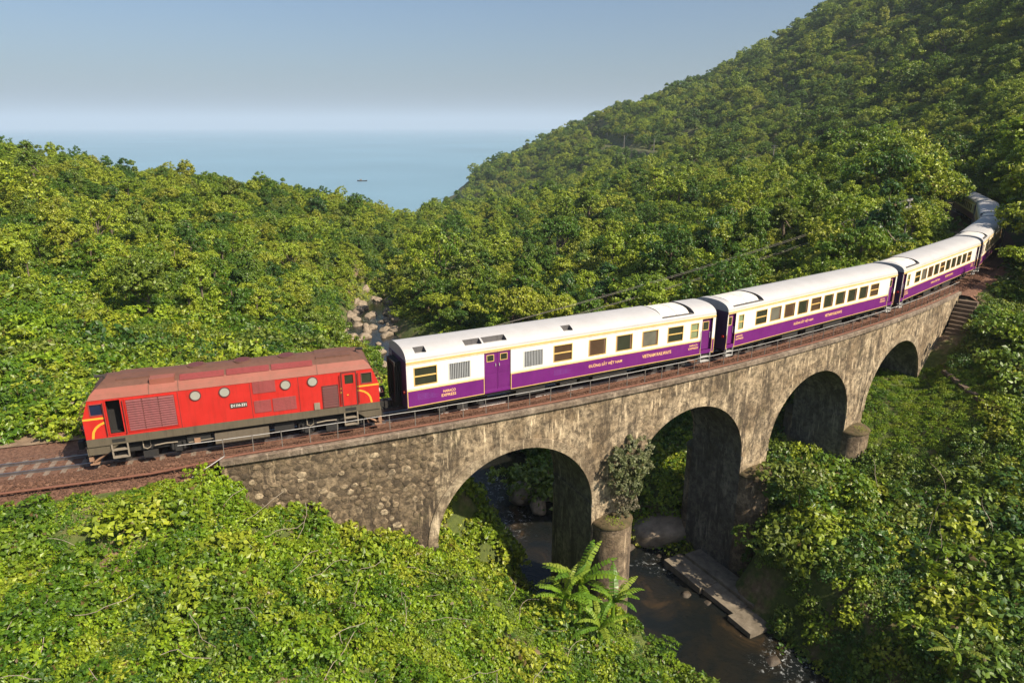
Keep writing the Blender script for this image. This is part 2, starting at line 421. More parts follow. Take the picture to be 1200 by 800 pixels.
# ------------------------------------------------------------------ terrain (ground heights from surveyed points)
def survey(rows):
    """sight lines from the drone: bearing x, rise v (survey sheet units), distance, canopy height -> ground point"""
    cp, sp = math.cos(PITCH), math.sin(PITCH)
    out = []
    for u, v, t, h in rows:
        a = (u - 600) / 800; d = (v - 400) / 800
        out.append((a * t, (cp - d * sp) * t, CAM_H + (-sp - d * cp) * t - h))
    return out
PTS = survey([
    # slope on the west bank, behind the locomotive
    (-150, 400, 45, 1.2), (-150, 300, 72, 1.8), (-150, 210, 112, 2.5), (-150, 155, 150, 3.5),
    (0, 400, 46, 1.2), (0, 300, 70, 1.8), (0, 225, 110, 2.5), (0, 178, 150, 4),
    (100, 420, 44, 1.2), (100, 330, 64, 1.5), (100, 240, 108, 2.5), (100, 190, 150, 4),
    (200, 430, 46, 1.2), (200, 350, 62, 1.5), (200, 280, 92, 2.5), (200, 235, 125, 3), (200, 205, 160, 4),
    (300, 400, 56, 1.5), (300, 330, 84, 2.5), (300, 270, 120, 3), (300, 220, 175, 4),
    (380, 340, 110, 3), (400, 300, 138, 3), (400, 262, 165, 3.5), (400, 232, 205, 4),
    (470, 290, 175, 4), (490, 252, 280, 5),
    # behind the west ridge, down to the sea
    (0, 178, 260, 22), (200, 205, 270, 22), (300, 220, 300, 22), (-150, 155, 280, 22), (400, 232, 320, 16),
    # ravine floor and spur east of the stream
    (500, 350, 118, 3), (500, 300, 158, 3.5), (500, 262, 260, 4), (510, 247, 400, 5),
    (600, 372, 84, 4), (600, 320, 132, 4), (600, 285, 172, 4), (600, 258, 225, 4), (600, 246, 330, 4),
    (680, 350, 78, 4), (680, 300, 118, 4), (680, 245, 190, 4),
    (750, 342, 76, 4), (750, 300, 108, 4), (750, 250, 160, 4), (750, 222, 220, 4), (750, 206, 285, 4),
    (830, 320, 74, 3.5), (830, 270, 110, 4), (830, 215, 190, 4),
    (900, 300, 80, 3.0), (900, 250, 112, 4), (900, 222, 145, 4), (900, 206, 175, 4), (900, 200, 225, 4),
    (970, 285, 80, 2.5), (970, 235, 112, 4), (970, 205, 150, 4), (970, 200, 200, 4),
    (1050, 275, 84, 2.5), (1050, 232, 110, 4), (1050, 204, 140, 4), (1050, 204, 175, 5),
    (1120, 245, 102, 3), (1120, 212, 128, 5),
    # mountain
    (548, 209, 720, 5), (512, 236, 690, 4), (592, 180, 730, 5), (650, 158, 740, 6), (700, 140, 760, 6), (620, 235, 560, 5), (680, 200, 500, 5), (800, 104, 640, 6), (800, 135, 530, 5), (800, 160, 450, 4),
    (900, 64, 580, 6), (900, 105, 450, 5), (900, 155, 370, 4),
    (1000, 14, 500, 6), (1000, 105, 350, 5), (1000, 155, 280, 4),
    (1000, -15, 640, 6), (1100, -55, 560, 6), (1250, -160, 450, 6),
    (1100, 5, 400, 6), (1100, 105, 265, 5), (1100, 155, 215, 4), (1100, 195, 178, 4),
    (1200, 5, 275, 6), (1200, 105, 185, 5), (1200, 180, 135, 4), (1200, 240, 108, 3.5),
    (1300, 60, 190, 5), (1300, 180, 115, 4), (1350, 250, 88, 3), (1450, 150, 110, 4), (1300, 300, 74, 2),
    # east bank on the near side
    (1200, 335, 66, 1.5), (1200, 400, 54, 1.5), (1200, 500, 46, 1.5), (1200, 600, 40, 1.5), (1200, 700, 36, 1.5), (1200, 790, 32, 1.5),
    (1100, 470, 54, 1.0), (1100, 560, 47, 1.5), (1100, 650, 40, 1.5), (1100, 790, 33, 1.5),
    (1000, 560, 52, 1.0), (1000, 620, 45, 1.5), (1000, 700, 39, 1.5), (1000, 790, 34, 1.5), (1330, 640, 38, 1.5), (1330, 450, 48, 1.5),
    (930, 580, 47, 2.0), (930, 650, 42, 2.0), (930, 740, 38, 2.0),
    # west bank on the near side
    (0, 600, 27.5, 0.9), (0, 700, 22.5, 0.9), (0, 790, 19.5, 0.9), (-150, 650, 24, 0.9), (-200, 800, 19, 0.9),
    (150, 600, 28.5, 0.9), (150, 790, 20, 0.9), (300, 572, 31.2, 0.9), (300, 650, 27, 0.9), (300, 700, 25, 0.9), (300, 790, 21.5, 0.9),
    (400, 602, 33.0, 0.9), (400, 700, 27.5, 0.9), (400, 790, 23.5, 0.9), (500, 640, 34, 0.9), (500, 700, 30.5, 0.9), (500, 790, 25.5, 0.9),
    (600, 660, 36.5, 1.2), (600, 720, 33.5, 0.9), (600, 790, 29, 0.9), (680, 720, 37, 1.2), (680, 790, 33.5, 1.0),
])
PTS += [(-25, 30.5, -0.4), (-14, 35.5, -0.7), (-35, 24, -0.4), (-10, 38.5, -2.8), (-6, 43, -6), (-4, 50, -9), (-12, 55, -7),
        (2.5, 33.5, -9.5), (1.5, 36.5, -10), (-1, 41, -10.5), (8, 28, -13), (14, 25, -14), (25, 22, -12),
        (52, 66, -1), (30, 60, -6), (34, 66, -3), (22, 58, -10), (17, 52, -12), (18, 62, -10), (40, 55, -2.5),
        (18.9, 40.4, -7.6), (21.3, 41.5, -8.0), (19.5, 37.5, -9.0), (24, 39, -8.5), (0, 5, -5), (-20, 5, -2), (20, 5, -10), (45, 10, -8), (60, 30, -6), (-45, 0, -1), (71, 80, 4.5), (83, 72, 14), (87, 108, 6.5), (98, 102, 17), (98, 140, 8), (112, 136, 20), (120, 95, 42), (170, 110, 80), (110, 50, 25),
        (-150, 60, 0), (-250, 150, -10), (-250, 400, -75), (-100, 420, -75), (-45, 520, -64), (-75, 640, -72), (-90, 760, -80), (40, 900, -50),
        (250, 850, 60), (420, 700, 140), (420, 400, 190), (300, 250, 130), (250, 130, 110), (300, 0, 60), (150, -30, 15), (-200, -40, 0),
        (-400, 250, -80), (-400, 700, -90), (0, 1000, -80), (300, 1050, -10)]
PT = np.array(PTS, dtype=float)
def _phi(r2):
    return np.where(r2 > 1e-9, r2 * np.log(r2 + 1e-12), 0.0)
def _warp(x, y):
    # compress distances far away so that near points stay local
    r = np.hypot(x, y); k = np.log1p(r / 40.0) * 40.0 / np.maximum(r, 1e-6)
    return x * k, y * k
_px, _py = _warp(PT[:, 0], PT[:, 1])
_n = len(PT)
_A = np.zeros((_n + 3, _n + 3))
_A[:_n, :_n] = _phi((_px[:, None] - _px) ** 2 + (_py[:, None] - _py) ** 2) + np.eye(_n) * 40.0
_A[:_n, _n] = 1; _A[:_n, _n + 1] = _px; _A[:_n, _n + 2] = _py
_A[_n:, :_n] = _A[:_n, _n:].T
_w = np.linalg.solve(_A, np.concatenate([PT[:, 2], np.zeros(3)]))

_rs = np.random.RandomState(7)
_lat = _rs.rand(256, 256)
def vnoise(x, y):
    xi = np.floor(x).astype(int); yi = np.floor(y).astype(int)
    fx = x - xi; fy = y - yi
    fx = fx * fx * (3 - 2 * fx); fy = fy * fy * (3 - 2 * fy)
    g = lambda a, b: _lat[a % 256, b % 256]
    return (g(xi, yi) * (1 - fx) + g(xi + 1, yi) * fx) * (1 - fy) + (g(xi, yi + 1) * (1 - fx) + g(xi + 1, yi + 1) * fx) * fy - 0.5

def smooth(a, b, x):
    t = np.clip((x - a) / (b - a), 0, 1); return t * t * (3 - 2 * t)

RIVER = [(24, 14, -15.6, 3.6), (17, 27, -15.9, 3.6), (12.5, 34.5, -16.0, 3.6), (8.5, 40, -16.1, 4.4), (3, 47, -16.2, 4.6), (-1, 56, -16.4, 3.6), (-8, 74, -16.8, 3.0),
         (-17, 92, -17.2, 3.0), (-24, 108, -17.8, 2.8), (-27, 124, -18.6, 2.4), (-26.5, 136, -19.4, 1.6), (-25, 146, -20.4, 0.4)]
FARLINE = [(82, 125, 0), (104, 160, 0), (120, 205, 0), (122, 250, 0), (115, 312, 0), (102, 360, 0), (91, 417, 0), (82, 550, 0), (77, 690, 0)]
def poly_dist(x, y, pts, vals):
    best = np.full(x.shape, 1e9); val = [np.zeros(x.shape) for _ in vals[0]]
    for i in range(len(pts) - 1):
        ax, ay = pts[i][:2]; bx, by = pts[i + 1][:2]
        dx, dy = bx - ax, by - ay
        t = np.clip(((x - ax) * dx + (y - ay) * dy) / (dx * dx + dy * dy), 0, 1)
        d = np.hypot(x - ax - t * dx, y - ay - t * dy)
        m = d < best
        best = np.where(m, d, best)
        for k in range(len(val)):
            val[k] = np.where(m, vals[i][k] + (vals[i + 1][k] - vals[i][k]) * t, val[k])
    return best, val

def terrain(x, y, rough=True):
    x = np.asarray(x, dtype=float); y = np.asarray(y, dtype=float)
    wx, wy = _warp(x, y)
    z = _w[_n] + _w[_n + 1] * wx + _w[_n + 2] * wy
    for i in range(_n):
        z = z + _w[i] * _phi((wx - _px[i]) ** 2 + (wy - _py[i]) ** 2)
    if rough:
        r = np.hypot(x, y)
        k = np.clip(r / 120, 0.6, 3.0)
        z = z + k * (1.5 * vnoise(x / 9 + 3, y / 9) + 0.7 * vnoise(x / 3.7, y / 3.7 + 9)) + 6 * smooth(150, 400, r) * vnoise(x / 45, y / 45)
        z = z + 1.1 * (1 - smooth(36, 46, r)) * vnoise(x / 2.7 + 11, y / 2.7 + 5)
    d, (rz, rw) = poly_dist(x, y, [p[:2] for p in RIVER], [p[2:] for p in RIVER])
    bed = rz - 0.9 + np.where(y < 62, 1.9, 0.9) * np.maximum(0, d - rw) + 0.25 * vnoise(x, y)
    z = np.where(bed < z, np.minimum(z, bed), z)
    z = np.where((d < rw + 1) & (y < 146), np.minimum(z, rz - 0.5 + smooth(rw - 1.5, rw + 1, d) * 1.2), z)
    # railway formation
    s, off = s_off(x, y)
    on = np.maximum(smooth(57, 53.5, s), smooth(114.5, 118.5, s)) * (1 - smooth(215, 235, s)) * (s > -60)
    a = np.abs(off)
    flat = 1 - smooth(3.0, 6.0, a)
    z = z * (1 - on * flat) + (-0.42) * on * flat
    # on the bridge the ground must stay below the arches
    lo = smooth(53.5, 57, s) * smooth(118.5, 114.5, s) * (1 - smooth(2.5, 5.0, a))
    cap = np.interp(s, [57, 62, 66, 69.5, 73, 86.5, 90, 98, 104, 110, 114], [-3, -6, -10, -14.5, -17, -16.6, -13, -10, -7.6, -6.4, -3])
    z = np.where(lo > 0, z * (1 - lo) + np.minimum(z, cap) * lo, z)
    # far line bench
    d2, (fz,) = poly_dist(x, y, [p[:2] for p in FARLINE], [p[2:] for p in FARLINE])
    k2 = 1 - smooth(2.8, 8.0, d2)
    z = z * (1 - k2) + (fz - 0.4) * k2
    return z

def axis(lo, hi, n, c, k):
    t = np.linspace(math.asinh((lo - c) / k), math.asinh((hi - c) / k), n)
    return c + k * np.sinh(t)
gx = axis(-700, 700, 330, 5, 30.0); gy = axis(-60, 1300, 380, 38, 26.0)
GX, GY = np.meshgrid(gx, gy)
GZ = terrain(GX.ravel(), GY.ravel()).reshape(GX.shape)
_c = len(gx); _r = len(gy)
vv = np.stack([GX.ravel(), GY.ravel(), GZ.ravel()], 1)
ii = (np.arange(_r - 1)[:, None] * _c + np.arange(_c - 1)).ravel()
ff = np.stack([ii, ii + 1, ii + _c + 1, ii + _c], 1)
me = bpy.data.meshes.new('hillside'); me.from_pydata(vv.tolist(), [], ff.tolist()); me.polygons.foreach_set('use_smooth', [True] * len(ff))
me.materials.append(M['soil'])
hill = bpy.data.objects.new('hillside', me); COL.objects.link(hill)
tag(hill, 'steep soil slopes of the coastal hills and ravine', kind='structure')

SEA_Z = -60.0
mb = MB(); mb.add([(-26000, 200, SEA_Z), (26000, 200, SEA_Z), (26000, 26000, SEA_Z), (-26000, 26000, SEA_Z)], [(0, 1, 2, 3)])
tag(mb.build('sea', M['sea']), 'hazy blue sea reaching to the horizon', kind='structure')

# stream surface
mb = MB(); L = []
for i in range(len(RIVER) - 1):
    for k in range(6):
        t = k / 6
        L.append([RIVER[i][j] * (1 - t) + RIVER[i + 1][j] * t for j in range(4)])
L.append(list(RIVER[-1]))
row = []
for i, p in enumerate(L):
    q0 = L[max(i - 1, 0)]; q1 = L[min(i + 1, len(L) - 1)]
    d = Vector((q1[0] - q0[0], q1[1] - q0[1], 0)).normalized(); nrm = Vector((d.y, -d.x, 0))
    for k in range(-3, 4):
        row.append(Vector((p[0], p[1], p[2])) + nrm * (k / 3) * (p[3] + 1.2))
mb.add(row, [(i * 7 + k, i * 7 + k + 1, i * 7 + 8 + k, i * 7 + 7 + k) for i in range(len(L) - 1) for k in range(6)], True)
tag(mb.build('stream', M['stream']), 'dark shallow stream running under the viaduct', kind='structure')

# ------------------------------------------------------------------ railway track
TRK = -0.15
def sweep(prof, s0, s1, ds, mat, name, parent=None, closed=True, smooth_=False):
    """profile of (off, z) swept along the track curve"""
    n = max(2, int((s1 - s0) / ds) + 1); m = len(prof)
    vs = []; fs = []
    for i in range(n):
        s = s0 + (s1 - s0) * i / (n - 1)
        for o, z in prof: vs.append(W(s, o, z))
    for i in range(n - 1):
        for k in range(m if closed else m - 1):
            a = i * m + k; b = i * m + (k + 1) % m
            fs.append((a, b, b + m, a + m))
    b_ = MB(); b_.add(vs, fs, smooth_)
    if closed:
        b_.add(vs[:m], [tuple(range(m - 1, -1, -1))]); b_.add(vs[-m:], [tuple(range(m))])
    return b_.build(name, mat, parent)

sweep([(-4.6, -0.9), (-3.6, -0.36), (-1.9, -0.30), (-1.45, -0.13), (1.25, -0.13), (1.75, -0.22), (2.02, -0.22)], 53.8, 118, 1.0, M['ballast'], 'ballast', None, False)
bal = bpy.data.objects['ballast']; tag(bal, 'reddish brown ballast bed across the viaduct', kind='structure')
b2 = sweep([(-4.4, -0.75), (-3.5, -0.34), (-1.95, -0.30), (-1.45, -0.13), (1.25, -0.13), (1.75, -0.30), (2.6, -0.36), (3.6, -0.9)], -30, 53.8, 1.0, M['ballast'], 'ballast', None, False)
tag(b2, 'reddish brown ballast bed ahead of the locomotive', kind='structure')
b3 = sweep([(-3.9, -0.9), (-2.9, -0.34), (-1.95, -0.30), (-1.45, -0.13), (1.25, -0.13), (1.75, -0.30), (2.9, -0.36), (4.0, -0.95)], 118, 245, 1.5, M['ballast'], 'ballast', None, False)
tag(b3, 'reddish brown ballast bed past the far abutment', kind='structure')
b4 = sweep([(-5.6, -0.95), (-5.0, -0.33), (-4.2, -0.28), (-3.2, -0.27)], -30, 53, 1.0, M['dirt'], 'footpath', None, False)
tag(b4, 'bare earth strip beside the track', kind='structure')

track = empty('railway_track', W(60, 0, 0)); tag(track, 'single metre gauge railway line curving over the viaduct', 'railway track')
inv = Matrix.Translation(-track.location)
def under(o, root):
    o.parent = root; o.matrix_parent_inverse = root.matrix_basis.inverted() if root.rotation_euler.z == 0 else root.matrix_basis.inverted(); return o
for g in (-0.5, 0.5):
    c = TRK + g
    o = sweep([(c - 0.055, -0.14), (c + 0.055, -0.14), (c + 0.055, -0.12), (c + 0.012, -0.105), (c + 0.012, -0.045), (c + 0.034, -0.035), (c + 0.034, 0.0), (c - 0.034, 0.0), (c - 0.034, -0.035), (c - 0.012, -0.045), (c - 0.012, -0.105), (c - 0.055, -0.12)], -30, 240, 1.0, M['steel'], 'rail')
    under(o, track)
sl = MB(); sl.box(-0.11, 0.11, -0.95, 0.95, -0.27, -0.115)
slm = sl.mesh('sleeper', M['sleeper'])
for k in range(40):
    s = 28 + k * 0.66
    o = link_mesh('sleeper', slm, None, W(s, TRK, 0), (0, 0, s / RC))
    under(o, track)

# ------------------------------------------------------------------ viaduct
SPRING, AR = -6.85, 4.75
ARCH = [68.85, 81.0, 93.1, 105.1]
PIERS = [75.0, 87.05, 99.1]
WOFF = 2.2; TOP = -0.15
S0, S1 = 54.3, 117.2
via = empty('stone_viaduct', W(87, 0, -16)); tag(via, 'curved old stone arch viaduct carrying the railway over the ravine', 'viaduct')

def arch_z(s):
    for a in ARCH:
        d = abs(s - a)
        if d < AR: return SPRING + math.sqrt(max(AR * AR - d * d, 0))
    return None
cols = []
cuts = sorted([a - AR for a in ARCH] + [a + AR for a in ARCH])
ss = set()
k = S0
while k < S1: ss.add(round(k, 3)); k += 0.6
ss.add(S1)
for a in ARCH:
    for j in range(25):
        ss.add(round(a - AR * math.cos(math.pi * j / 24), 4))
ss = sorted(ss)
BASE = -18.5
def in_arch(s):
    return any(abs(s - a) < AR - 1e-3 for a in ARCH)
wall = MB(); wall_w = MB(); soff = MB()
for i in range(len(ss) - 1):
    a, b = ss[i], ss[i + 1]
    if b - a < 1e-5: continue
    mid = (a + b) / 2
    arch = in_arch(mid)
    za = (arch_z(a) if arch_z(a) is not None else SPRING) if arch else BASE
    zb = (arch_z(b) if arch_z(b) is not None else SPRING) if arch else BASE
    for sg in (1, -1):
        o = WOFF * sg
        nz = 3
        for q in range(nz):
            t0, t1 = q / nz, (q + 1) / nz
            v = [W(a, o, za + (TOP - za) * t0), W(b, o, zb + (TOP - zb) * t0), W(b, o, zb + (TOP - zb) * t1), W(a, o, za + (TOP - za) * t1)]
            if sg < 0: v = v[::-1]
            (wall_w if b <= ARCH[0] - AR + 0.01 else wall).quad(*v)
    (wall_w if b <= ARCH[0] - AR + 0.01 else wall).quad(W(a, -WOFF, TOP), W(a, WOFF, TOP), W(b, WOFF, TOP), W(b, -WOFF, TOP))
    if arch:
        soff.add([W(a, WOFF, za), W(a, -WOFF, za), W(b, -WOFF, zb), W(b, WOFF, zb)], [(0, 1, 2, 3)], True)
for a in ARCH:
    for e, d in ((a - AR, 1), (a + AR, -1)):
        v = [W(e, WOFF, BASE), W(e, -WOFF, BASE), W(e, -WOFF, SPRING), W(e, WOFF, SPRING)]
        soff.quad(*(v if d > 0 else v[::-1]))
for e, d in ((S0, 1), (S1, -1)):
    v = [W(e, WOFF, BASE), W(e, WOFF, TOP), W(e, -WOFF, TOP), W(e, -WOFF, BASE)]
    (wall_w if e == S0 else wall).quad(*(v if d > 0 else v[::-1]))
under(wall.build('wall', M['wall']), via)
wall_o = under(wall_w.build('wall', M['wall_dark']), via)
wall_o['label'] = 'dark rubble stone end wall of the viaduct'
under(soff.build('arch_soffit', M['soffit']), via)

# arch rings: a proud band of dressed blocks around each opening
for ai, a in enumerate(ARCH):
    pr = 0.06 if ai in (0, 3) else 0.025
    for sg in (1, -1):
        rg = MB(); NN = 40
        vs = []
        for j in range(NN + 1):
            ph = math.pi * j / NN
            for rr, oo in ((AR - 0.03, WOFF - 0.1), (AR - 0.03, WOFF + pr), (AR + 0.50, WOFF + pr), (AR + 0.52, WOFF - 0.1)):
                vs.append(W(a - rr * math.cos(ph), oo * sg, SPRING + rr * math.sin(ph)))
        fs = [(j * 4 + k, j * 4 + (k + 1) % 4, j * 4 + 4 + (k + 1) % 4, j * 4 + 4 + k) for j in range(NN) for k in range(4)]
        rg.add(vs, fs); rg.add(vs[:4], [(0, 1, 2, 3)]); rg.add(vs[-4:], [(3, 2, 1, 0)])
        under(rg.build('arch_ring', M['ring'] if ai in (0, 3) else M['wall']), via)
# impost line inside the openings
for a in ARCH:
    for e, d in ((a - AR, 1), (a + AR, -1)):
        q = MB(); vs = [W(e - d * 0.1, o, z) for o in (-WOFF - 0.03, WOFF + 0.03) for z in (SPRING - 0.12, SPRING + 0.1)] + [W(e + d * 0.07, o, z) for o in (-WOFF - 0.03, WOFF + 0.03) for z in (SPRING - 0.12, SPRING + 0.1)]
        q.add(vs, [(0, 1, 3, 2), (4, 6, 7, 5), (0, 4, 5, 1), (2, 3, 7, 6), (0, 2, 6, 4), (1, 5, 7, 3)])
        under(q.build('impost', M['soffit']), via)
# coping kerbs
o = sweep([(1.95, -0.16), (2.34, -0.18), (2.38, -0.14), (2.38, 0.10), (2.33, 0.14), (1.95, 0.14)], S0, S1, 0.8, M['coping'], 'coping'); under(o, via)
o = sweep([(-1.95, 0.14), (-2.33, 0.14), (-2.38, 0.10), (-2.38, -0.14), (-2.34, -0.18), (-1.95, -0.16)], S0, S1, 0.8, M['coping'], 'coping'); under(o, via)
# cutwaters
for pz, (ps, top) in enumerate(zip(PIERS, (-8.2, -8.2, -8.2))):
    for sg in (1, -1):
        cw = MB(); cap = MB(); NN = 14; PR = 1.27
        def ring(r, z): return [W(ps + r * math.cos(math.pi * j / NN), sg * (WOFF - 0.05 + r * 1.0 * math.sin(math.pi * j / NN)), z) for j in range(NN + 1)]
        r0 = ring(PR * 1.05, BASE); r1 = ring(PR, top)
        cw.add(r0 + r1, [(j, j + 1, NN + 2 + j, NN + 1 + j) for j in range(NN)], True)
        cw.add(r1, [tuple(range(NN + 1))])
        under(cw.build('cutwater', M['pier']), via)
        rr = [ring(PR + 0.05, top + 0.005), ring(PR + 0.07, top + 0.13), ring(PR * 0.92, top + 0.26), ring(PR * 0.5, top + 0.40), ring(0.05, top + 0.46)]
        cap.add([p for q in rr for p in q], [(i * (NN + 1) + j, i * (NN + 1) + j + 1, (i + 1) * (NN + 1) + j + 1, (i + 1) * (NN + 1) + j) for i in range(4) for j in range(NN)], True)
        under(cap.build('cutwater_cap', M['mosscap']), via)

# rubble stones standing proud of the west spandrel
rnd = random.Random(5)
stone_me = []
for k in range(10):
    st = MB(); nn = rnd.randint(6, 8)
    ang = sorted(2 * math.pi * (j + rnd.uniform(-0.25, 0.25)) / nn for j in range(nn))
    rim = [(math.cos(t) * rnd.uniform(0.85, 1.1), math.sin(t) * rnd.uniform(0.8, 1.1)) for t in ang]
    vs = [(x, 0.25, y) for x, y in rim] + [(x * 0.95, -0.6, y * 0.95) for x, y in rim] + [(x * 0.6, -1.0 + rnd.uniform(-0.15, 0.15), y * 0.6) for x, y in rim]
    fs = [(j, (j + 1) % nn, nn + (j + 1) % nn, nn + j) for j in range(nn)] + [(nn + j, nn + (j + 1) % nn, 2 * nn + (j + 1) % nn, 2 * nn + j) for j in range(nn)] + [tuple(range(2 * nn, 3 * nn))]
    st.add(vs, fs); stone_me.append(st.mesh('stone', M['rubble']))
zr = -0.42; nstone = 0
while zr > -6.9 and nstone < 300:
    hgt = rnd.uniform(0.28, 0.44); s = S0 + 0.15 + rnd.uniform(0, 0.2)
    while s < 64.2 and nstone < 300:
        wid = rnd.uniform(0.26, 0.62); sc_, zc = s + wid / 2, zr - hgt / 2 + rnd.uniform(-0.06, 0.06)
        s += wid + 0.02
        if math.hypot(sc_ - ARCH[0], zc - SPRING) < AR + 0.62 + wid / 2: continue
        if rnd.random() < 0.08: continue
        g = W(sc_, 2.6, 0)
        if terrain(np.array([g.x]), np.array([g.y]))[0] > zc + 0.35: continue
        o = link_mesh('stone', rnd.choice(stone_me), None, W(sc_, WOFF, zc), (0, rnd.uniform(-0.25, 0.25), sc_ / RC), (wid / 2 * rnd.uniform(0.92, 1.0), rnd.uniform(0.02, 0.05), hgt / 2 * rnd.uniform(0.88, 1.02)))
        o.parent = wall_o; nstone += 1
    zr -= hgt + 0.02

# railing along the near edge
rail = empty('bridge_railing', W(87, 2.0, 0.14)); tag(rail, 'thin rusty post and rail fence along the near edge of the viaduct', 'railing')
pm = MB(); pm.box(-0.017, 0.017, -0.017, 0.017, 0, 0.92)
post_me = pm.mesh('post', M['galv'])
k = 0
s = S0 + 0.2
while s < 117:
    under(link_mesh('post', post_me, None, W(s, 2.08, 0.13), (rnd.uniform(-0.03, 0.03), rnd.uniform(-0.03, 0.03), s / RC)), rail)
    s += 1.25
def pipe(s0, s1, off, z, r, mat, name, ds=1.25, sag=0.0):
    n = int((s1 - s0) / ds) + 1
    b = MB(); b.tube([W(s0 + (s1 - s0) * i / n, off + (rnd.uniform(-1, 1) * sag), z(s0 + (s1 - s0) * i / n) if callable(z) else z + rnd.uniform(-1, 1) * sag) for i in range(n + 1)], r, 6)
    return b.build(name, mat)
under(pipe(S0 - 1.6, 117, 2.08, 1.03, 0.016, M['step'], 'handrail', sag=0.012), rail)
under(pipe(S0 + 0.2, 117, 2.08, 0.60, 0.016, M['rust'], 'mid_rail', sag=0.015), rail)
b = MB(); b.tube([W(S0 + 0.2, 2.1, 0.22), W(S0 - 1.7, 3.1, -0.45)], 0.02, 6); under(b.build('end_stay', M['step']), rail)
o = pipe(12, 117, 2.12, lambda s: 0.20 if s > S0 + 1 else (-0.10 if s < S0 - 2.5 else -0.10 + 0.30 * (s - S0 + 2.5) / 3.5), 0.058, M['rust'], 'rusty_pipe')
tag(o, 'long rusty pipe laid along the kerb beside the track', 'pipe')

# stone stairs beside the east abutment
stair = empty('stone_staircase', W(116, 3, -0.5)); tag(stair, 'worn stone steps climbing the bank beside the far abutment', 'staircase')
stm = MB(); stm.box(-0.26, 0.26, -0.75, 0.75, -0.34, 0.0)
stme = stm.mesh('step', M['stepstone'])
NST = 24
for k in range(NST):
    t = k / (NST - 1)
    s = 116.9 - 6.9 * t; z = -0.55 - 7.2 * t
    under(link_mesh('step', stme, None, W(s, 3.05 + 0.25 * t + rnd.uniform(-0.06, 0.06), z), (rnd.uniform(-0.03, 0.03), rnd.uniform(-0.03, 0.03), s / RC + rnd.uniform(-0.05, 0.05))), stair)
st2 = empty('stone_staircase', W(108, 6, -8)); tag(st2, 'broken stone steps half buried in the bank, below the abutment stairs', 'staircase')
for k in range(7):
    t = k / 6
    p = W(109.3 - 5.0 * t, 4.6 + 5.5 * t, 0)
    p.z = float(terrain(np.array([p.x]), np.array([p.y]))[0]) + 0.22
    under(link_mesh('step', stme, None, p, (rnd.uniform(-0.06, 0.06), rnd.uniform(-0.06, 0.06), 109 / RC - 0.7 + rnd.uniform(-0.2, 0.2)), (0.8, 0.6, 0.8)), st2)
# ------------------------------------------------------------------ rolling stock
def panel(mb, x0, x1, z0, z1, holes, y, sg, depth=0.07):
    """flat side sheet at y (outward = sg) with rectangular openings and reveals"""
    xs = sorted({x0, x1, *[min(max(h[0], x0), x1) for h in holes], *[min(max(h[1], x0), x1) for h in holes]})
    zs = sorted({z0, z1, *[min(max(h[2], z0), z1) for h in holes], *[min(max(h[3], z0), z1) for h in holes]})
    for i in range(len(xs) - 1):
        for j in range(len(zs) - 1):
            cx_, cz_ = (xs[i] + xs[i+1]) / 2, (zs[j] + zs[j+1]) / 2
            if any(h[0] < cx_ < h[1] and h[2] < cz_ < h[3] for h in holes): continue
            v = [(xs[i], y, zs[j]), (xs[i+1], y, zs[j]), (xs[i+1], y, zs[j+1]), (xs[i], y, zs[j+1])]
            mb.quad(*(v if sg < 0 else v[::-1]))
    yi = y - sg * depth
    for h in holes:
        a, b, c, d = max(h[0], x0), min(h[1], x1), max(h[2], z0), min(h[3], z1)
        if a >= b or c >= d: continue
        ed = []
        if h[2] >= z0: ed.append(((a, c), (b, c)))
        if h[3] <= z1: ed.append(((b, d), (a, d)))
        ed.append(((a, d), (a, c))); ed.append(((b, c), (b, d)))
        for (p, q), (r, s) in ed:
            v = [(p, y, q), (p, yi, q), (r, yi, s), (r, y, s)]
            mb.quad(*(v if sg < 0 else v[::-1]))

def frame(x0, x1, z0, z1, y, sg, w=0.05, proud=0.018, back=0.05, bars=(), vbars=()):
    b = MB(); ya, yb = sorted((y + sg * proud, y - sg * back))
    b.box(x0 - w, x1 + w, ya, yb, z0 - w, z0); b.box(x0 - w, x1 + w, ya, yb, z1, z1 + w)
    b.box(x0 - w, x0, ya, yb, z0, z1); b.box(x1, x1 + w, ya, yb, z0, z1)
    ya, yb = sorted((y + sg * 0.004, y - sg * 0.045))
    for z in bars: b.box(x0, x1, ya, yb, z - 0.03, z + 0.03)
    for x in vbars: b.box(x - 0.02, x + 0.02, ya, yb, z0, z1)
    return b

def pane(x0, x1, z0, z1, y, sg, inset=0.04):
    b = MB(); yy = y - sg * inset
    ya, yb = sorted((yy, yy - sg * 0.02)); b.box(x0 - 0.01, x1 + 0.01, ya, yb, z0 - 0.01, z1 + 0.01); return b

def lettering(txt, x0, x1, z0, h, y, mat, parent, name='lettering', bold=0.012):
    cu = bpy.data.curves.new('txt', 'FONT'); cu.body = txt; cu.size = 1.0; cu.offset = bold; cu.extrude = 0.004; cu.resolution_u = 2
    ob = bpy.data.objects.new('txt', cu); COL.objects.link(ob)
    me = bpy.data.meshes.new_from_object(ob); bpy.data.objects.remove(ob); bpy.data.curves.remove(cu)
    n = len(me.vertices); co = np.zeros(n * 3); me.vertices.foreach_get('co', co); co = co.reshape(-1, 3)
    mn, mx_ = co.min(0), co.max(0)
    sx = (x1 - x0) / (mx_[0] - mn[0]); sz = h / (mx_[1] - mn[1])
    new = np.stack([x0 + (co[:, 0] - mn[0]) * sx, y - co[:, 2], z0 + (co[:, 1] - mn[1]) * sz], 1)
    me.vertices.foreach_set('co', new.ravel()); me.materials.clear(); me.materials.append(mat); me.update()
    me.name = name
    o = bpy.data.objects.new(name, me); COL.objects.link(o); o.parent = parent
    return o

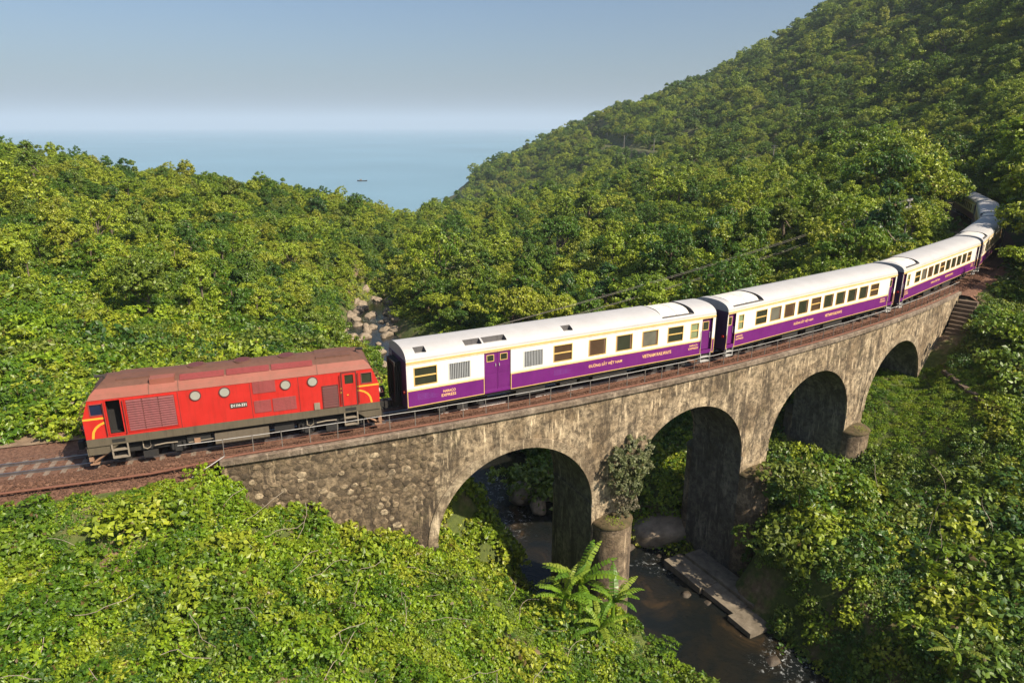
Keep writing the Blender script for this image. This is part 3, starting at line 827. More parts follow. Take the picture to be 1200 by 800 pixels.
def wheel_mesh(r):
    b = MB()
    b.tube([(0, -0.07, 0), (0, 0.045, 0)], r, 20, True, False)
    b.tube([(0, 0.045, 0), (0, 0.07, 0)], r + 0.03, 20, True, False)
    b.tube([(0, -0.13, 0), (0, -0.07, 0)], r * 0.35, 10, True, False)
    return b.mesh('wheel', M['under'])
WHEEL = wheel_mesh(0.40)
LWHEEL = wheel_mesh(0.46)

def bogie(root, x, base, wheel, r, axles, frame_h=(0.36, 0.74), half=0.92):
    b = MB()
    ext = base / 2 + 0.42
    for sg in (-1, 1):
        y0, y1 = sorted((sg * half, sg * (half - 0.12)))
        b.box(x - ext, x + ext, y0, y1, frame_h[0] + 0.16, frame_h[1])
        for a in axles:
            y0, y1 = sorted((sg * (half + 0.10), sg * (half - 0.02))); b.box(x + a - 0.15, x + a + 0.15, y0, y1, r - 0.16, r + 0.18)
            for dx in (-0.24, 0.24):
                b.tube([(x + a + dx, sg * (half + 0.05), r - 0.06), (x + a + dx, sg * (half + 0.05), r + 0.30)], 0.07, 8)
        b.box(x - 0.30, x + 0.30, *sorted((sg * (half + 0.12), sg * (half - 0.02))), 0.22, 0.50)
    b.box(x - 0.25, x + 0.25, -half + 0.1, half - 0.1, 0.42, frame_h[1] + 0.12)
    for a in axles: b.tube([(x + a, -0.6, r), (x + a, 0.6, r)], 0.07, 8)
    o = b.build('bogie', M['under'], root)
    for a in axles:
        for sg in (-1, 1):
            w = link_mesh('wheel', wheel, o, (x + a, sg * 0.53, r), (0, 0, 0 if sg < 0 else math.pi))
    return o

BZ0, BZP, BZE, BZR, HW = 0.95, 1.82, 3.38, 3.98, 1.40
def roof_arc(n=18):
    out = []
    for i in range(n + 1):
        t = math.pi * i / n
        c, s_ = -math.cos(t), math.sin(t)
        y = HW * math.copysign(abs(c) ** 0.8, c)
        out.append((y, BZE + (BZR - BZE) * abs(s_) ** 0.85))
    return out
ARC = roof_arc()

def make_roof(root, L, wells, hatches):
    NA = len(ARC) - 1
    xs = {0.0, L}
    for a, b in wells: xs |= {a, b}
    for a, b, j0, j1 in hatches: xs |= {a, b}
    k = 1.0
    while k < L: xs.add(k); k += 1.0
    xs = sorted(xs)
    b = MB(); dk = MB()
    for i in range(len(xs) - 1):
        xm = (xs[i] + xs[i+1]) / 2
        for j in range(NA):
            inwell = any(a < xm < c for a, c in wells) and 2 <= j < NA - 2
            inh = any(a < xm < c and j0 <= j < j1 for a, c, j0, j1 in hatches)
            if inwell or inh: continue
            (y0, z0), (y1, z1) = ARC[j], ARC[j+1]
            b.add([(xs[i], y0, z0), (xs[i+1], y0, z0), (xs[i+1], y1, z1), (xs[i], y1, z1)], [(0, 1, 2, 3)], True)
    for a, c in wells:
        f = ARC[2:NA - 1]
        zf = ARC[2][1] + 0.02
        dk.quad((a, ARC[2][0], zf), (c, ARC[2][0], zf), (c, ARC[NA-2][0], zf), (a, ARC[NA-2][0], zf))
        for x in (a, c):
            dk.add([(x, y, z) for y, z in f], [tuple(range(len(f)))])
    for a, c, j0, j1 in hatches:
        (y0, z0), (y1, z1) = ARC[j0], ARC[j1]
        d = 0.20
        lo0, lo1 = (y0 + 0.02, z0 - 0.03), (y1, z1 - d * 1.5)
        dk.quad((a, y1, z1), (c, y1, z1), (c, lo1[0], lo1[1]), (a, lo1[0], lo1[1]))
        dk.add([(a, ) + ARC[j] for j in range(j0, j1 + 1)] + [(a, ) + lo1, (a, ) + lo0], [tuple(range(j1 - j0 + 3))])
        dk.add([(c, ) + ARC[j] for j in range(j0, j1 + 1)] + [(c, ) + lo1, (c, ) + lo0], [tuple(range(j1 - j0 + 3))])
        b.quad((a, *lo0), (c, *lo0), (c, *lo1), (a, *lo1))
    # dressed ends of the roof
    ro = b.build('roof', M['roof'], root)
    for x, d in ((0.0, 1), (L, -1)):
        e = MB(); pts = [(x, y, z) for y, z in ARC]; e.add(pts, [tuple(range(len(pts)))]); e.build('roof_end', M['louvre'], root)
    if wells or hatches: dk.build('roof_well', M['acdark'], root)
    g = MB()
    for sg in (-1, 1):
        g.box(0.0, L, *sorted((sg * HW, sg * (HW + 0.03))), BZE - 0.10, BZE - 0.02)
        g.box(0.0, L, *sorted((sg * HW, sg * (HW + 0.018))), BZE - 0.17, BZE - 0.145)
    g.build('eaves_trim', M['gold'], root)
    return ro

def ac_unit(root, a, b):
    prof = [(y * 0.80, BZE + 0.10 + (z - BZE) * 0.82) for y, z in ARC[1:-1]]
    prof = [(prof[0][0], BZE + 0.12)] + prof + [(prof[-1][0], BZE + 0.12)]
    u = MB(); m = (a + b) / 2
    u.prism(prof, a + 0.12, m - 0.02, False); u.prism(prof, m + 0.02, b - 0.25, False)
    o = u.build('air_conditioner', M['acwhite'], root)
    v = MB()
    for x in (a + 0.35, m - 0.30, m + 0.3, b - 0.6):
        v.box(x - 0.05, x + 0.05, -1.02, -0.92, BZE + 0.22, BZE + 0.30)
    for q in (a + 0.75, m + 0.75):
        for k in range(7): v.box(q - 0.30, q + 0.34, -0.70 + k * 0.1, -0.655 + k * 0.1, BZR - 0.16, BZR - 0.115 + 0.005 * k)
    v.build('vent_grille', M['acdark'], o)

WR = random.Random(12)
def window(root, x0, x1, z0, z1, sg, kind):
    y = sg * HW
    bars = [(z0 + z1) / 2] if kind in ('split', 'frost') else []
    f = frame(x0, x1, z0, z1, y, sg, 0.045, bars=bars).build('window', M['gold'], root)
    pane(x0, x1, z0, z1, y, sg).build('pane', M['glassgreen'] if kind == 'frost' else WR.choice([M['glass'], M['glass'], M['glasswarm'], M['glasspale'] if kind == 'plain' else M['glass']]), f)
    if kind == 'plain':
        v = MB(); xm = (x0 + x1) / 2; yy = y - sg * 0.03
        for q in (x0 + 0.02, x1 - 0.10): v.box(q, q + 0.08, *sorted((yy, yy - sg * 0.008)), z0, z1)
        v.build('curtain', M['curtain'], f)

def louvre_window(root, x0, x1, z0, z1, sg):
    y = sg * HW
    f = frame(x0, x1, z0, z1, y, sg, 0.035).build('louvre_window', M['cream'], root)
    pane(x0, x1, z0, z1, y, sg, 0.06).build('pane', M['blackvoid'], f)
    n = 12
    for k in range(n):
        b = MB(); xx = x0 + (x1 - x0) * (k + 0.5) / n
        b.box(xx - 0.026, xx + 0.026, *sorted((y + sg * 0.005, y - sg * 0.04)), z0, z1); b.build('slat', M['louvre'], f)

def step_iron(root, x0, x1, sg):
    b = MB()
    for x in (x0, x1):
        b.box(x - 0.02, x + 0.02, *sorted((sg * 1.32, sg * 1.42)), 0.42, 1.0)
    b.box(x0, x1, *sorted((sg * 1.18, sg * 1.45)), 0.42, 0.46); b.box(x0, x1, *sorted((sg * 1.18, sg * 1.40)), 0.70, 0.74)
    b.build('step', M['step'], root)

M['plum2'] = paint('grille_plum', (0.19, 0.045, 0.045), (0.08, 0.03, 0.025), 0.6, 0.5)
M['curtain'] = paint('curtain_brown', (0.16, 0.09, 0.05), (0.1, 0.06, 0.04), 0.9, 0.3)

def make_coach(name, L, spec):
    root = empty(name)
    wins, lous, dbl, doors = spec['win'], spec['lou'], spec['dbl'], spec['doors']
    holes_u = [(a, b, c, d) for a, b, c, d, k in wins] + [(a, b, c, d) for a, b, c, d in lous]
    dholes = [(a, b, 1.08, 3.24) for a, b in dbl] + [(a, b, 1.18, 3.24) for a, b in doors]
    for sg in (-1, 1):
        up, lo = MB(), MB()
        panel(up, 0, L, BZP, BZE, holes_u + dholes, sg * HW, sg)
        panel(lo, 0, L, BZ0, BZP, dholes, sg * HW, sg)
        up.build('upper_side', M['cream'], root)
        lo.build('lower_side', M['purple'], root)
    tr = MB()
    for sg in (-1, 1):
        segs = []; x = 0.0
        for a, b in sorted([*dbl, *doors]):
            if a - x > 0.05: segs.append((x, a))
            x = b
        if L - x > 0.05: segs.append((x, L))
        for a, b in segs:
            tr.box(a, b, *sorted((sg * HW, sg * (HW + 0.012))), BZP - 0.015, BZP + 0.045)
            tr.box(a, b, *sorted((sg * HW, sg * (HW + 0.010))), BZP + 0.085, BZP + 0.105)
            tr.box(a, b, *sorted((sg * HW, sg * (HW + 0.012))), BZ0, BZ0 + 0.035)
            for xx in (a, b - 0.035): tr.box(xx, xx + 0.035, *sorted((sg * HW, sg * (HW + 0.014))), BZ0 + 0.035, BZP - 0.015)
    tr.build('trim', M['gold'], root)
    for sg in (-1, 1):
        for a, b, c, d, k in wins: window(root, a, b, c, d, sg, k)
        for a, b, c, d in lous: louvre_window(root, a, b, c, d, sg)
        for a, b in dbl:
            m = (a + b) / 2; y = sg * (HW - 0.05)
            for p, q in ((a, m - 0.008), (m + 0.008, b)):
                dd = MB(); dd.box(p, q, *sorted((y, y - sg * 0.04)), 1.08, 3.24)
                dd.box(p + 0.06, q - 0.06, *sorted((y + sg * 0.012, y)), 1.25, 1.95); dd.box(p + 0.06, q - 0.06, *sorted((y + sg * 0.012, y)), 2.05, 2.45)
                do = dd.build('door', M['purpledoor'], root)
                frame(p + 0.19, q - 0.21, 2.72, 3.04, y, sg, 0.03, 0.016, 0.0).build('door_frame', M['gold'], do)
                g = MB(); g.box(p + 0.19, q - 0.21, *sorted((y + sg * 0.006, y)), 2.72, 3.04); g.build('pane', M['glass'], do)
                h = MB(); hx = q - 0.10 if p == a else p + 0.10
                h.box(hx - 0.015, hx + 0.015, *sorted((y + sg * 0.05, y)), 2.40, 2.55); h.build('handle', M['step'], do)
        for a, b in doors:
            y = sg * (HW - 0.16)
            dd = MB(); dd.box(a, b, *sorted((y, y - sg * 0.04)), 1.18, 3.24)
            # jambs close the recess
            for x in (a, b): dd.quad((x, sg * HW, 1.18), (x, y, 1.18), (x, y, 3.24), (x, sg * HW, 3.24))
            do = dd.build('door', M['purpledoor'], root)
            frame(a + 0.22, b - 0.22, 2.45, 2.95, y, sg, 0.035, 0.02, 0.0).build('door_frame', M['gold'], do)
            g = MB(); g.box(a + 0.22, b - 0.22, *sorted((y + sg * 0.008, y)), 2.45, 2.95); g.build('pane', M['glass'], do)
            h = MB(); h.tube([(b - 0.09, y + sg * 0.05, 1.9), (b - 0.09, y + sg * 0.05, 2.3)], 0.014, 6); h.build('handle', M['step'], do)
            step_iron(root, a + 0.05, b - 0.05, sg)
            gr = MB(); gr.tube([(a - 0.05, sg * (HW + 0.05), 1.35), (a - 0.05, sg * (HW + 0.05), 2.5)], 0.016, 6); gr.build('grab_rail', M['step'], root)
    ro = make_roof(root, L, spec['wells'], spec['hatch'])
    for a, b in spec['wells']: ac_unit(root, a, b)
    # ends with gangways
    for x, d in ((0.0, -1), (L, 1)):
        e = MB(); xa, xb = sorted((x - d * 0.002, x + d * 0.03))
        e.box(xa, xb, -HW, HW, BZ0 - 0.1, BZE)
        eo = e.build('end_wall', M['endgrey'], root)
        gw = MB()
        for k in range(4):
            xa, xb = sorted((x + d * (0.03 + k * 0.10), x + d * (0.09 + k * 0.10)))
            gw.box(xa, xb, -0.62, -0.46, 1.12, 3.20); gw.box(xa, xb, 0.46, 0.62, 1.12, 3.20); gw.box(xa, xb, -0.46, 0.46, 3.04, 3.20)
            xa, xb = sorted((x + d * 0.03, x + d * (0.12 + k * 0.10)))
        gw.box(*sorted((x + d * 0.03, x + d * 0.40)), -0.55, 0.55, 1.0, 1.11)
        gw.build('gangway_bellows', M['under'], root)
        for q in (-1.18, 1.18):
            lm = MB(); lm.tube([(x + d * 0.03, q, 1.75), (x + d * 0.12, q, 1.75)], 0.09, 10); lm.build('marker_lamp', M['lampred'], root)
        ld = MB()
        for q in range(7): ld.box(*sorted((x + d * 0.04, x + d * 0.09)), 0.85, 1.2, 1.2 + q * 0.33, 1.225 + q * 0.33)
        for q in (0.85, 1.18): ld.box(*sorted((x + d * 0.04, x + d * 0.09)), q, q + 0.025, 1.1, 3.4)
        ld.build('end_ladder', M['step'], root)
        cp_ = MB(); cp_.box(*sorted((x - d * 0.2, x + d * 0.33)), -0.12, 0.12, 0.62, 0.86); cp_.box(*sorted((x + d * 0.33, x + d * 0.42)), -0.18, 0.16, 0.58, 0.90)
        cp_.build('coupler', M['under'], root)
    un = MB(); un.box(0.05, L - 0.05, -1.30, 1.30, 0.80, BZ0 + 0.02)
    fl = MB(); fl.box(0.06, L - 0.06, -HW + 0.1, HW - 0.1, BZ0 + 0.03, BZ0 + 0.06)
    un.box(6.2, 8.0, -1.25, -0.5, 0.40, 0.80); un.box(9.0, 10.1, -1.22, -0.4, 0.46, 0.80); un.box(11.2, 13.6, -1.2, -0.55, 0.42, 0.8)
    un.box(6.8, 9.2, 0.5, 1.25, 0.40, 0.80); un.tube([(10.4, -0.9, 0.6), (11.0, -0.9, 0.6)], 0.2, 10)
    un.build('underframe', M['under'], root)
    bogie(root, 3.1, 2.2, WHEEL, 0.40, (-1.1, 1.1)); bogie(root, L - 3.1, 2.2, WHEEL, 0.40, (-1.1, 1.1))
    for t, a, b, z, h, mt in spec['text']:
        lettering(t, a, b, z, h, -(HW + 0.003), M[mt], root)
    return root

Z0, Z1 = 2.10, 2.99
specA = dict(win=[(0.42, 1.58, Z0, Z1, 'split'), (8.47, 9.60, Z0, Z1, 'split'), (10.76, 11.86, Z0, Z1, 'plain'), (12.62, 13.70, Z0, Z1, 'plain'),
                  (14.48, 15.58, Z0, Z1, 'plain'), (16.37, 17.47, Z0, Z1, 'split'), (18.13, 18.68, Z0, Z1, 'frost')],
             lou=[(2.27, 3.44, Z0 - 0.03, Z1 - 0.03), (6.60, 7.75, Z0 - 0.03, Z1 - 0.03)], dbl=[(4.24, 5.80)], doors=[(18.98, 19.84)],
             wells=[(15.9, 18.35)], hatch=[(0.55, 1.15, 3, 6), (3.25, 4.20, 3, 6), (4.30, 5.65, 3, 6), (9.15, 9.75, 3, 6)],
             text=[('ĐƯỜNG SẮT VIỆT NAM', 10.76, 13.06, 1.32, 0.29, 'goldtext'), ('VIETNAM RAILWAYS', 14.52, 16.68, 1.36, 0.21, 'goldtext'),
                   ('HARACO', 1.92, 2.60, 1.45, 0.15, 'goldtext'), ('EXPRESS', 1.82, 2.62, 1.23, 0.15, 'goldtext'),
                   ('HARACO', 18.08, 18.72, 1.55, 0.12, 'goldtext'), ('EXPRESS', 18.02, 18.78, 1.36, 0.12, 'goldtext')])
bw = [(1.12, 1.56, Z0, Z1, 'frost')]
for k in range(10):
    bw.append((2.86 + 1.535 * k, 3.96 + 1.535 * k, Z0, Z1, 'split' if k in (0, 4, 9) else 'plain'))
specB = dict(win=bw, lou=[], dbl=[], doors=[(0.06, 0.80), (19.42, 20.22)], wells=[(0.55, 3.6)], hatch=[],
             text=[('ĐƯỜNG SẮT VIỆT NAM', 7.15, 9.45, 1.32, 0.29, 'goldtext'), ('VIETNAM RAILWAYS', 10.9, 13.06, 1.36, 0.21, 'goldtext'),
                   ('HARACO', 0.98, 1.62, 1.55, 0.12, 'goldtext'), ('EXPRESS', 0.98, 1.72, 1.36, 0.12, 'goldtext'),
                   ('HARACO', 18.35, 18.99, 1.55, 0.12, 'goldtext'), ('EXPRESS', 18.35, 19.09, 1.36, 0.12, 'goldtext')])
def set_on(root, sa, sb):
    a, b = W(sa, 0, 0), W(sb, 0, 0); d = b - a
    root.location = a; root.rotation_euler = (0, 0, math.atan2(d.y, d.x))

cA = make_coach('passenger_coach', 20.05, specA)
# faded service stencils on the purple band
for x in (0.55, 8.5):
    b = MB()
    for k, (w_, h_) in enumerate(((1.05, 0.012), (0.95, 0.010), (1.1, 0.012), (0.9, 0.010), (0.6, 0.010))): b.box(x, x + w_, -HW - 0.004, -HW, 1.30 + k * 0.07, 1.30 + k * 0.07 + h_)
    for q in (0, 0.4, 0.75): b.box(x + q, x + q + 0.012, -HW - 0.004, -HW, 1.30, 1.60)
    b.build('stencil_marks', M['faint'], cA)
set_on(cA, 63.0, 83.05)
tag(cA, 'purple and cream coach with louvred windows and double door, coupled behind the locomotive', 'train coach', 'coaches of the train')
cB = make_coach('passenger_coach', 20.4, specB)
set_on(cB, 83.95, 104.35)
tag(cB, 'second purple and cream coach behind the locomotive, long row of windows', 'train coach', 'coaches of the train')
for k, lab in enumerate(('third purple and cream coach, above the last arch and abutment stairs', 'fourth coach, half in shade where the line leaves the viaduct',
                         'fifth coach, wholly shaded with grey roof beside the trees', 'last coach in sight, its grey roof vanishing behind trees')):
    c = copy_tree(cB); set_on(c, 105.3 + 21.35 * k, 105.3 + 21.35 * k + 20.4); tag(c, lab, 'train coach', 'coaches of the train')

# ---- locomotive
LL = 12.72; LH = 1.30
loco = empty('diesel_locomotive'); tag(loco, 'faded red diesel locomotive with yellow cab stripes and round portholes', 'locomotive')
ZB, ZE, ZW = 1.50, 3.30, 2.46
side = MB()
lholes = [(0.34, 0.80, 2.60, 3.08), (0.97, 1.52, 1.66, 3.20), (11.90, 12.38, 2.58, 3.08), (11.10, 11.50, 2.62, 3.08)]
SL = 0.30
for sg in (-1, 1):
    panel(side, SL, LL - SL, ZB, ZE, lholes, sg * LH, sg, 0.06)
    # cab corners ahead of the straight side, cut back above the waist
    for x, d in ((0.0, 1), (LL, -1)):
        v = [(x, sg * LH, ZB), (x + d * SL, sg * LH, ZB), (x + d * SL, sg * LH, ZW), (x, sg * LH, ZW)]; side.quad(*(v if sg * d < 0 else v[::-1]))
        v = [(x, sg * LH, ZW), (x + d * SL, sg * LH, ZW), (x + d * SL, sg * LH, ZE)]
        side.add(v if sg * d < 0 else v[::-1], [(0, 1, 2)])
for x, d in ((0.0, 1), (LL, -1)):
    v = [(x, -LH, ZB), (x, LH, ZB), (x, LH, ZW), (x, -LH, ZW)]; side.quad(*(v if d < 0 else v[::-1]))
    v = [(x, -LH, ZW), (x, LH, ZW), (x + d * SL, LH, ZE), (x + d * SL, -LH, ZE)]; side.quad(*(v if d < 0 else v[::-1]))
body = side.build('body', M['red'], loco)
RP = [(-LH - 0.02, ZE - 0.02), (-1.22, 3.50), (-1.02, 3.68), (-0.72, 3.82), (-0.36, 3.91), (0, 3.94), (0.36, 3.91), (0.72, 3.82), (1.02, 3.68), (1.22, 3.50), (LH + 0.02, ZE - 0.02)]
RX = [0.30, 0.42, 0.62, 0.80, 0.92, 0.96, 0.92, 0.80, 0.62, 0.42, 0.30]
def roof_part(j0, j1, x0=None, x1=None):
    b = MB()
    for j in range(j0, j1):
        (y0, z0), (y1, z1) = RP[j], RP[j+1]
        a0, a1 = (RX[j] if x0 is None else x0), (RX[j+1] if x0 is None else x0)
        b0, b1 = (LL - RX[j] if x1 is None else x1), (LL - RX[j+1] if x1 is None else x1)
        b.add([(a0, y0, z0), (b0, y0, z0), (b1, y1, z1), (a1, y1, z1)], [(0, 1, 2, 3)], True)
    return b
sh = roof_part(0, 2); t2 = roof_part(8, 10); sh.add(t2.v, t2.f, True)
sh.build('roof_shoulder', M['redroof'], loco)
tp = roof_part(2, 8)
for x, d in ((0, 1), (LL, -1)):
    for s_ in range(5):
        i, j = s_, 10 - s_
        pass
    ring_ = [(x + d * RX[k], RP[k][0], RP[k][1]) for k in range(11)]
    tp.add(ring_, [tuple(range(11)) if d < 0 else tuple(range(10, -1, -1))])
rt = tp.build('roof_top', M['redtop'], loco)
# grilles and hatches on the roof
gb = MB()
for k in range(3):
    a, b_ = 3.95 + k * 1.95, 5.80 + k * 1.95
    gb.add([(a, -1.06, 3.675), (b_, -1.06, 3.675), (b_, -0.76, 3.83), (a, -0.76, 3.83)], [(0, 1, 2, 3)])
    for q in range(9):
        t = q / 8; y = -1.06 + 0.30 * t; z = 3.675 + 0.155 * t
        gb.box(a, b_, y - 0.008, y + 0.012, z, z + 0.03)
gb.build('roof_grille', M['plum'], loco)
hb = MB(); hb.add([], [])
hb.box(2.75, 3.75, -1.08, -0.55, 3.62, 3.88); hb.build('roof_hatch', M['redroof'], loco)
hb = MB(); hb.box(1.4, 2.7, -0.65, 0.65, 3.80, 3.905); hb.build('roof_hatch', M['redtop'], loco)
hb = MB(); hb.box(9.9, 11.5, -0.65, 0.65, 3.80, 3.905); hb.build('roof_hatch', M['redtop'], loco)
for x in (4.6, 6.6, 8.6):
    fb = MB(); fb.tube([(x, 0.1, 3.86), (x, 0.1, 3.975)], 0.40, 20, True, False); fo = fb.build('roof_fan', M['redtop'], loco)
    fk = MB(); fk.tube([(x, 0.1, 3.976), (x, 0.1, 3.982)], 0.33, 20, True, False); fk.build('fan_mesh', M['maroon'], fo)
sb = MB()
for x in (2.68, 3.86, 9.85): sb.add([(x, y, z + 0.012) for y, z in RP] + [(x + 0.035, y, z + 0.012) for y, z in RP], [(j, 11 + j, 12 + j, j + 1) for j in range(10)])
sb.build('roof_seam', M['redtop'], loco)
hn = MB(); hn.tube([(0.9, -0.35, 3.92), (0.9, -0.35, 4.05), (0.55, -0.35, 4.05)], [0.05, 0.05, 0.09], 8); hn.build('horn', M['under'], loco)
hn = MB(); hn.tube([(LL - 0.9, -0.35, 3.92), (LL - 0.9, -0.35, 4.05), (LL - 0.55, -0.35, 4.05)], [0.05, 0.05, 0.09], 8); hn.build('horn', M['under'], loco)
for sg in (-1, 1):
    y = sg * LH
    def P(x0, x1, z0, z1, t=0.02):
        b = MB(); b.box(x0, x1, *sorted((y + sg * 0.001, y + sg * t)), z0, z1); return b
    for a, b_, c, d in ((0.34, 0.80, 2.60, 3.08), (11.90, 12.38, 2.58, 3.08)):
        f = frame(a, b_, c, d, y, sg, 0.03, 0.02, 0.03).build('cab_window', M['plum'], loco)
        pane(a, b_, c, d, y, sg, 0.03).build('pane', M['glassblue'] if a < 5 else M['glass'], f)
    # open door in front, closed door behind
    f = frame(0.97, 1.52, 1.66, 3.20, y, sg, 0.05, 0.025, 0.06).build('doorway', M['red'], loco)
    v = MB(); v.box(0.9, 1.6, *sorted((y - sg * 0.5, y - sg * 0.52)), 1.6, 3.25); v.box(0.9, 0.93, *sorted((y - sg * 0.061, y - sg * 0.5)), 1.6, 3.25); v.box(1.57, 1.6, *sorted((y - sg * 0.061, y - sg * 0.5)), 1.6, 3.25)
    v.box(0.9, 1.6, *sorted((y - sg * 0.061, y - sg * 0.5)), 1.6, 1.63); v.box(0.9, 1.6, *sorted((y - sg * 0.061, y - sg * 0.5)), 3.22, 3.25)
    v.build('dark_interior', M['blackvoid'], f)
    f = frame(10.98, 11.62, 1.52, 3.20, y, sg, 0.045, 0.03, 0.0).build('cab_door', M['maroon'], loco)
    g = MB(); g.box(10.98, 11.09, *sorted((y + sg * 0.001, y + sg * 0.014)), 1.52, 3.20); g.box(11.51, 11.62, *sorted((y + sg * 0.001, y + sg * 0.014)), 1.52, 3.20); g.box(11.09, 11.51, *sorted((y + sg * 0.001, y + sg * 0.014)), 1.52, 2.61); g.box(11.09, 11.51, *sorted((y + sg * 0.001, y + sg * 0.014)), 3.09, 3.20)
    g.build('door_leaf', M['red'], f)
    pane(11.10, 11.50, 2.62, 3.08, y, sg, 0.03).build('pane', M['glass'], f)
    h = MB(); h.box(11.16, 11.24, *sorted((y + sg * 0.014, y + sg * 0.05)), 2.05, 2.09); h.build('handle', M['yellow'], f)
    for x in (0.86, 1.62, 10.88, 11.73):
        v = MB(); v.tube([(x, y + sg * 0.07, 1.6), (x, y + sg * 0.07, 3.15)], 0.018, 6); v.build('grab_rail', M['maroon'], loco)
    # radiator louvres
    f = frame(1.74, 3.66, 1.68, 3.14, y, sg, 0.05, 0.03, 0.0, vbars=()).build('radiator_grille', M['red'], loco)
    v = MB(); v.box(1.74, 3.66, *sorted((y + sg * 0.001, y + sg * 0.006)), 1.68, 3.14)
    v.box(2.36, 2.40, *sorted((y, y + sg * 0.04)), 1.68, 3.14); v.box(3.00, 3.04, *sorted((y, y + sg * 0.04)), 1.68, 3.14)
    v.build('grille_backing', M['maroon'], f)
    for k in range(13):
        z = 1.70 + k * 0.111
        v = MB(); v.add([(1.75, y + sg * 0.006, z + 0.095), (3.65, y + sg * 0.006, z + 0.095), (3.65, y + sg * 0.05, z), (1.75, y + sg * 0.05, z)], [(0, 1, 2, 3)] if sg > 0 else [(3, 2, 1, 0)])
        v.box(1.75, 3.65, *sorted((y + sg * 0.046, y + sg * 0.052)), z - 0.006, z + 0.004)
        v.build('slat', M['plum2'], f)
    f = frame(10.04, 10.75, 1.55, 2.64, y, sg, 0.03, 0.03, 0.0).build('side_grille', M['maroon'], loco)
    for k in range(8):
        z = 1.56 + k * 0.134
        v = MB(); v.add([(10.05, y + sg * 0.004, z + 0.12), (10.74, y + sg * 0.004, z + 0.12), (10.74, y + sg * 0.035, z), (10.05, y + sg * 0.035, z)], [(0, 1, 2, 3)] if sg > 0 else [(3, 2, 1, 0)])
        v.build('slat', M['maroon'], f)
    for x in (4.52, 5.74, 8.39, 9.61):
        v = MB(); v.tube([(x, y, 2.96), (x, y + sg * 0.035, 2.96)], 0.25, 20, True, False); po = v.build('porthole', M['maroon'], loco)
        v = MB(); v.tube([(x, y + sg * 0.035, 2.96), (x, y + sg * 0.048, 2.96)], 0.20, 20, True, False); v.build('pane', M['porthole'], po)
    for a, b_, c, d in ((6.94, 7.94, 2.70, 3.26), (6.93, 7.67, 1.74, 2.34), (7.75, 8.80, 1.70, 2.36)):
        po = P(a, b_, c, d, 0.022).build('access_panel', M['plum'], loco)
        for k in range(9):
            z = c + 0.05 + (d - c - 0.1) * k / 8; v = MB(); v.box(a + 0.04, b_ - 0.04, *sorted((y + sg * 0.022, y + sg * 0.03)), z - 0.008, z + 0.008); v.build('rib', M['plum'], po)
    for x in (3.80, 6.82, 8.95): P(x, x + 0.02, 1.52, 3.26, 0.008).build('panel_seam', M['maroon'], loco)
    po = P(5.90, 6.64, 2.13, 2.37, 0.03).build('number_plate', M['plateblack'], loco)
    if sg < 0: lettering('D11H-331', 5.94, 6.60, 2.18, 0.14, y - 0.032, M['white'], po, 'numerals', 0.02)
    # yellow stripes
    st = MB()
    yy = y + sg * 0.006
    def ribbon(pts, w):
        for i in range(len(pts) - 1):
            (a, c), (b_, d) = pts[i], pts[i+1]; l = math.hypot(b_ - a, d - c); nx, nz = -(d - c) / l * w, (b_ - a) / l * w
            v = [(a - nx, yy, c - nz), (b_ - nx, yy, d - nz), (b_ + nx, yy, d + nz), (a + nx, yy, c + nz)]
            st.quad(*(v if sg < 0 else v[::-1]))
    ribbon([(0.0, 2.43), (0.84, 2.43)], 0.045); ribbon([(0.82, 2.22), (0.62, 2.14), (0.44, 2.0), (0.33, 1.82), (0.27, 1.52)], 0.05)
    ribbon([(10.86, 2.43), (LL, 2.43)], 0.045); ribbon([(10.86, 2.22), (11.76, 2.22), (11.98, 2.14), (12.16, 2.0), (12.27, 1.82), (12.33, 1.52)], 0.045)
    st.build('stripe', M['yellow'], loco)
    dn = P(9.60, 9.86, 1.52, 1.86, 0.05).build('dusty_filler_cap', M['dirtymetal'], loco)
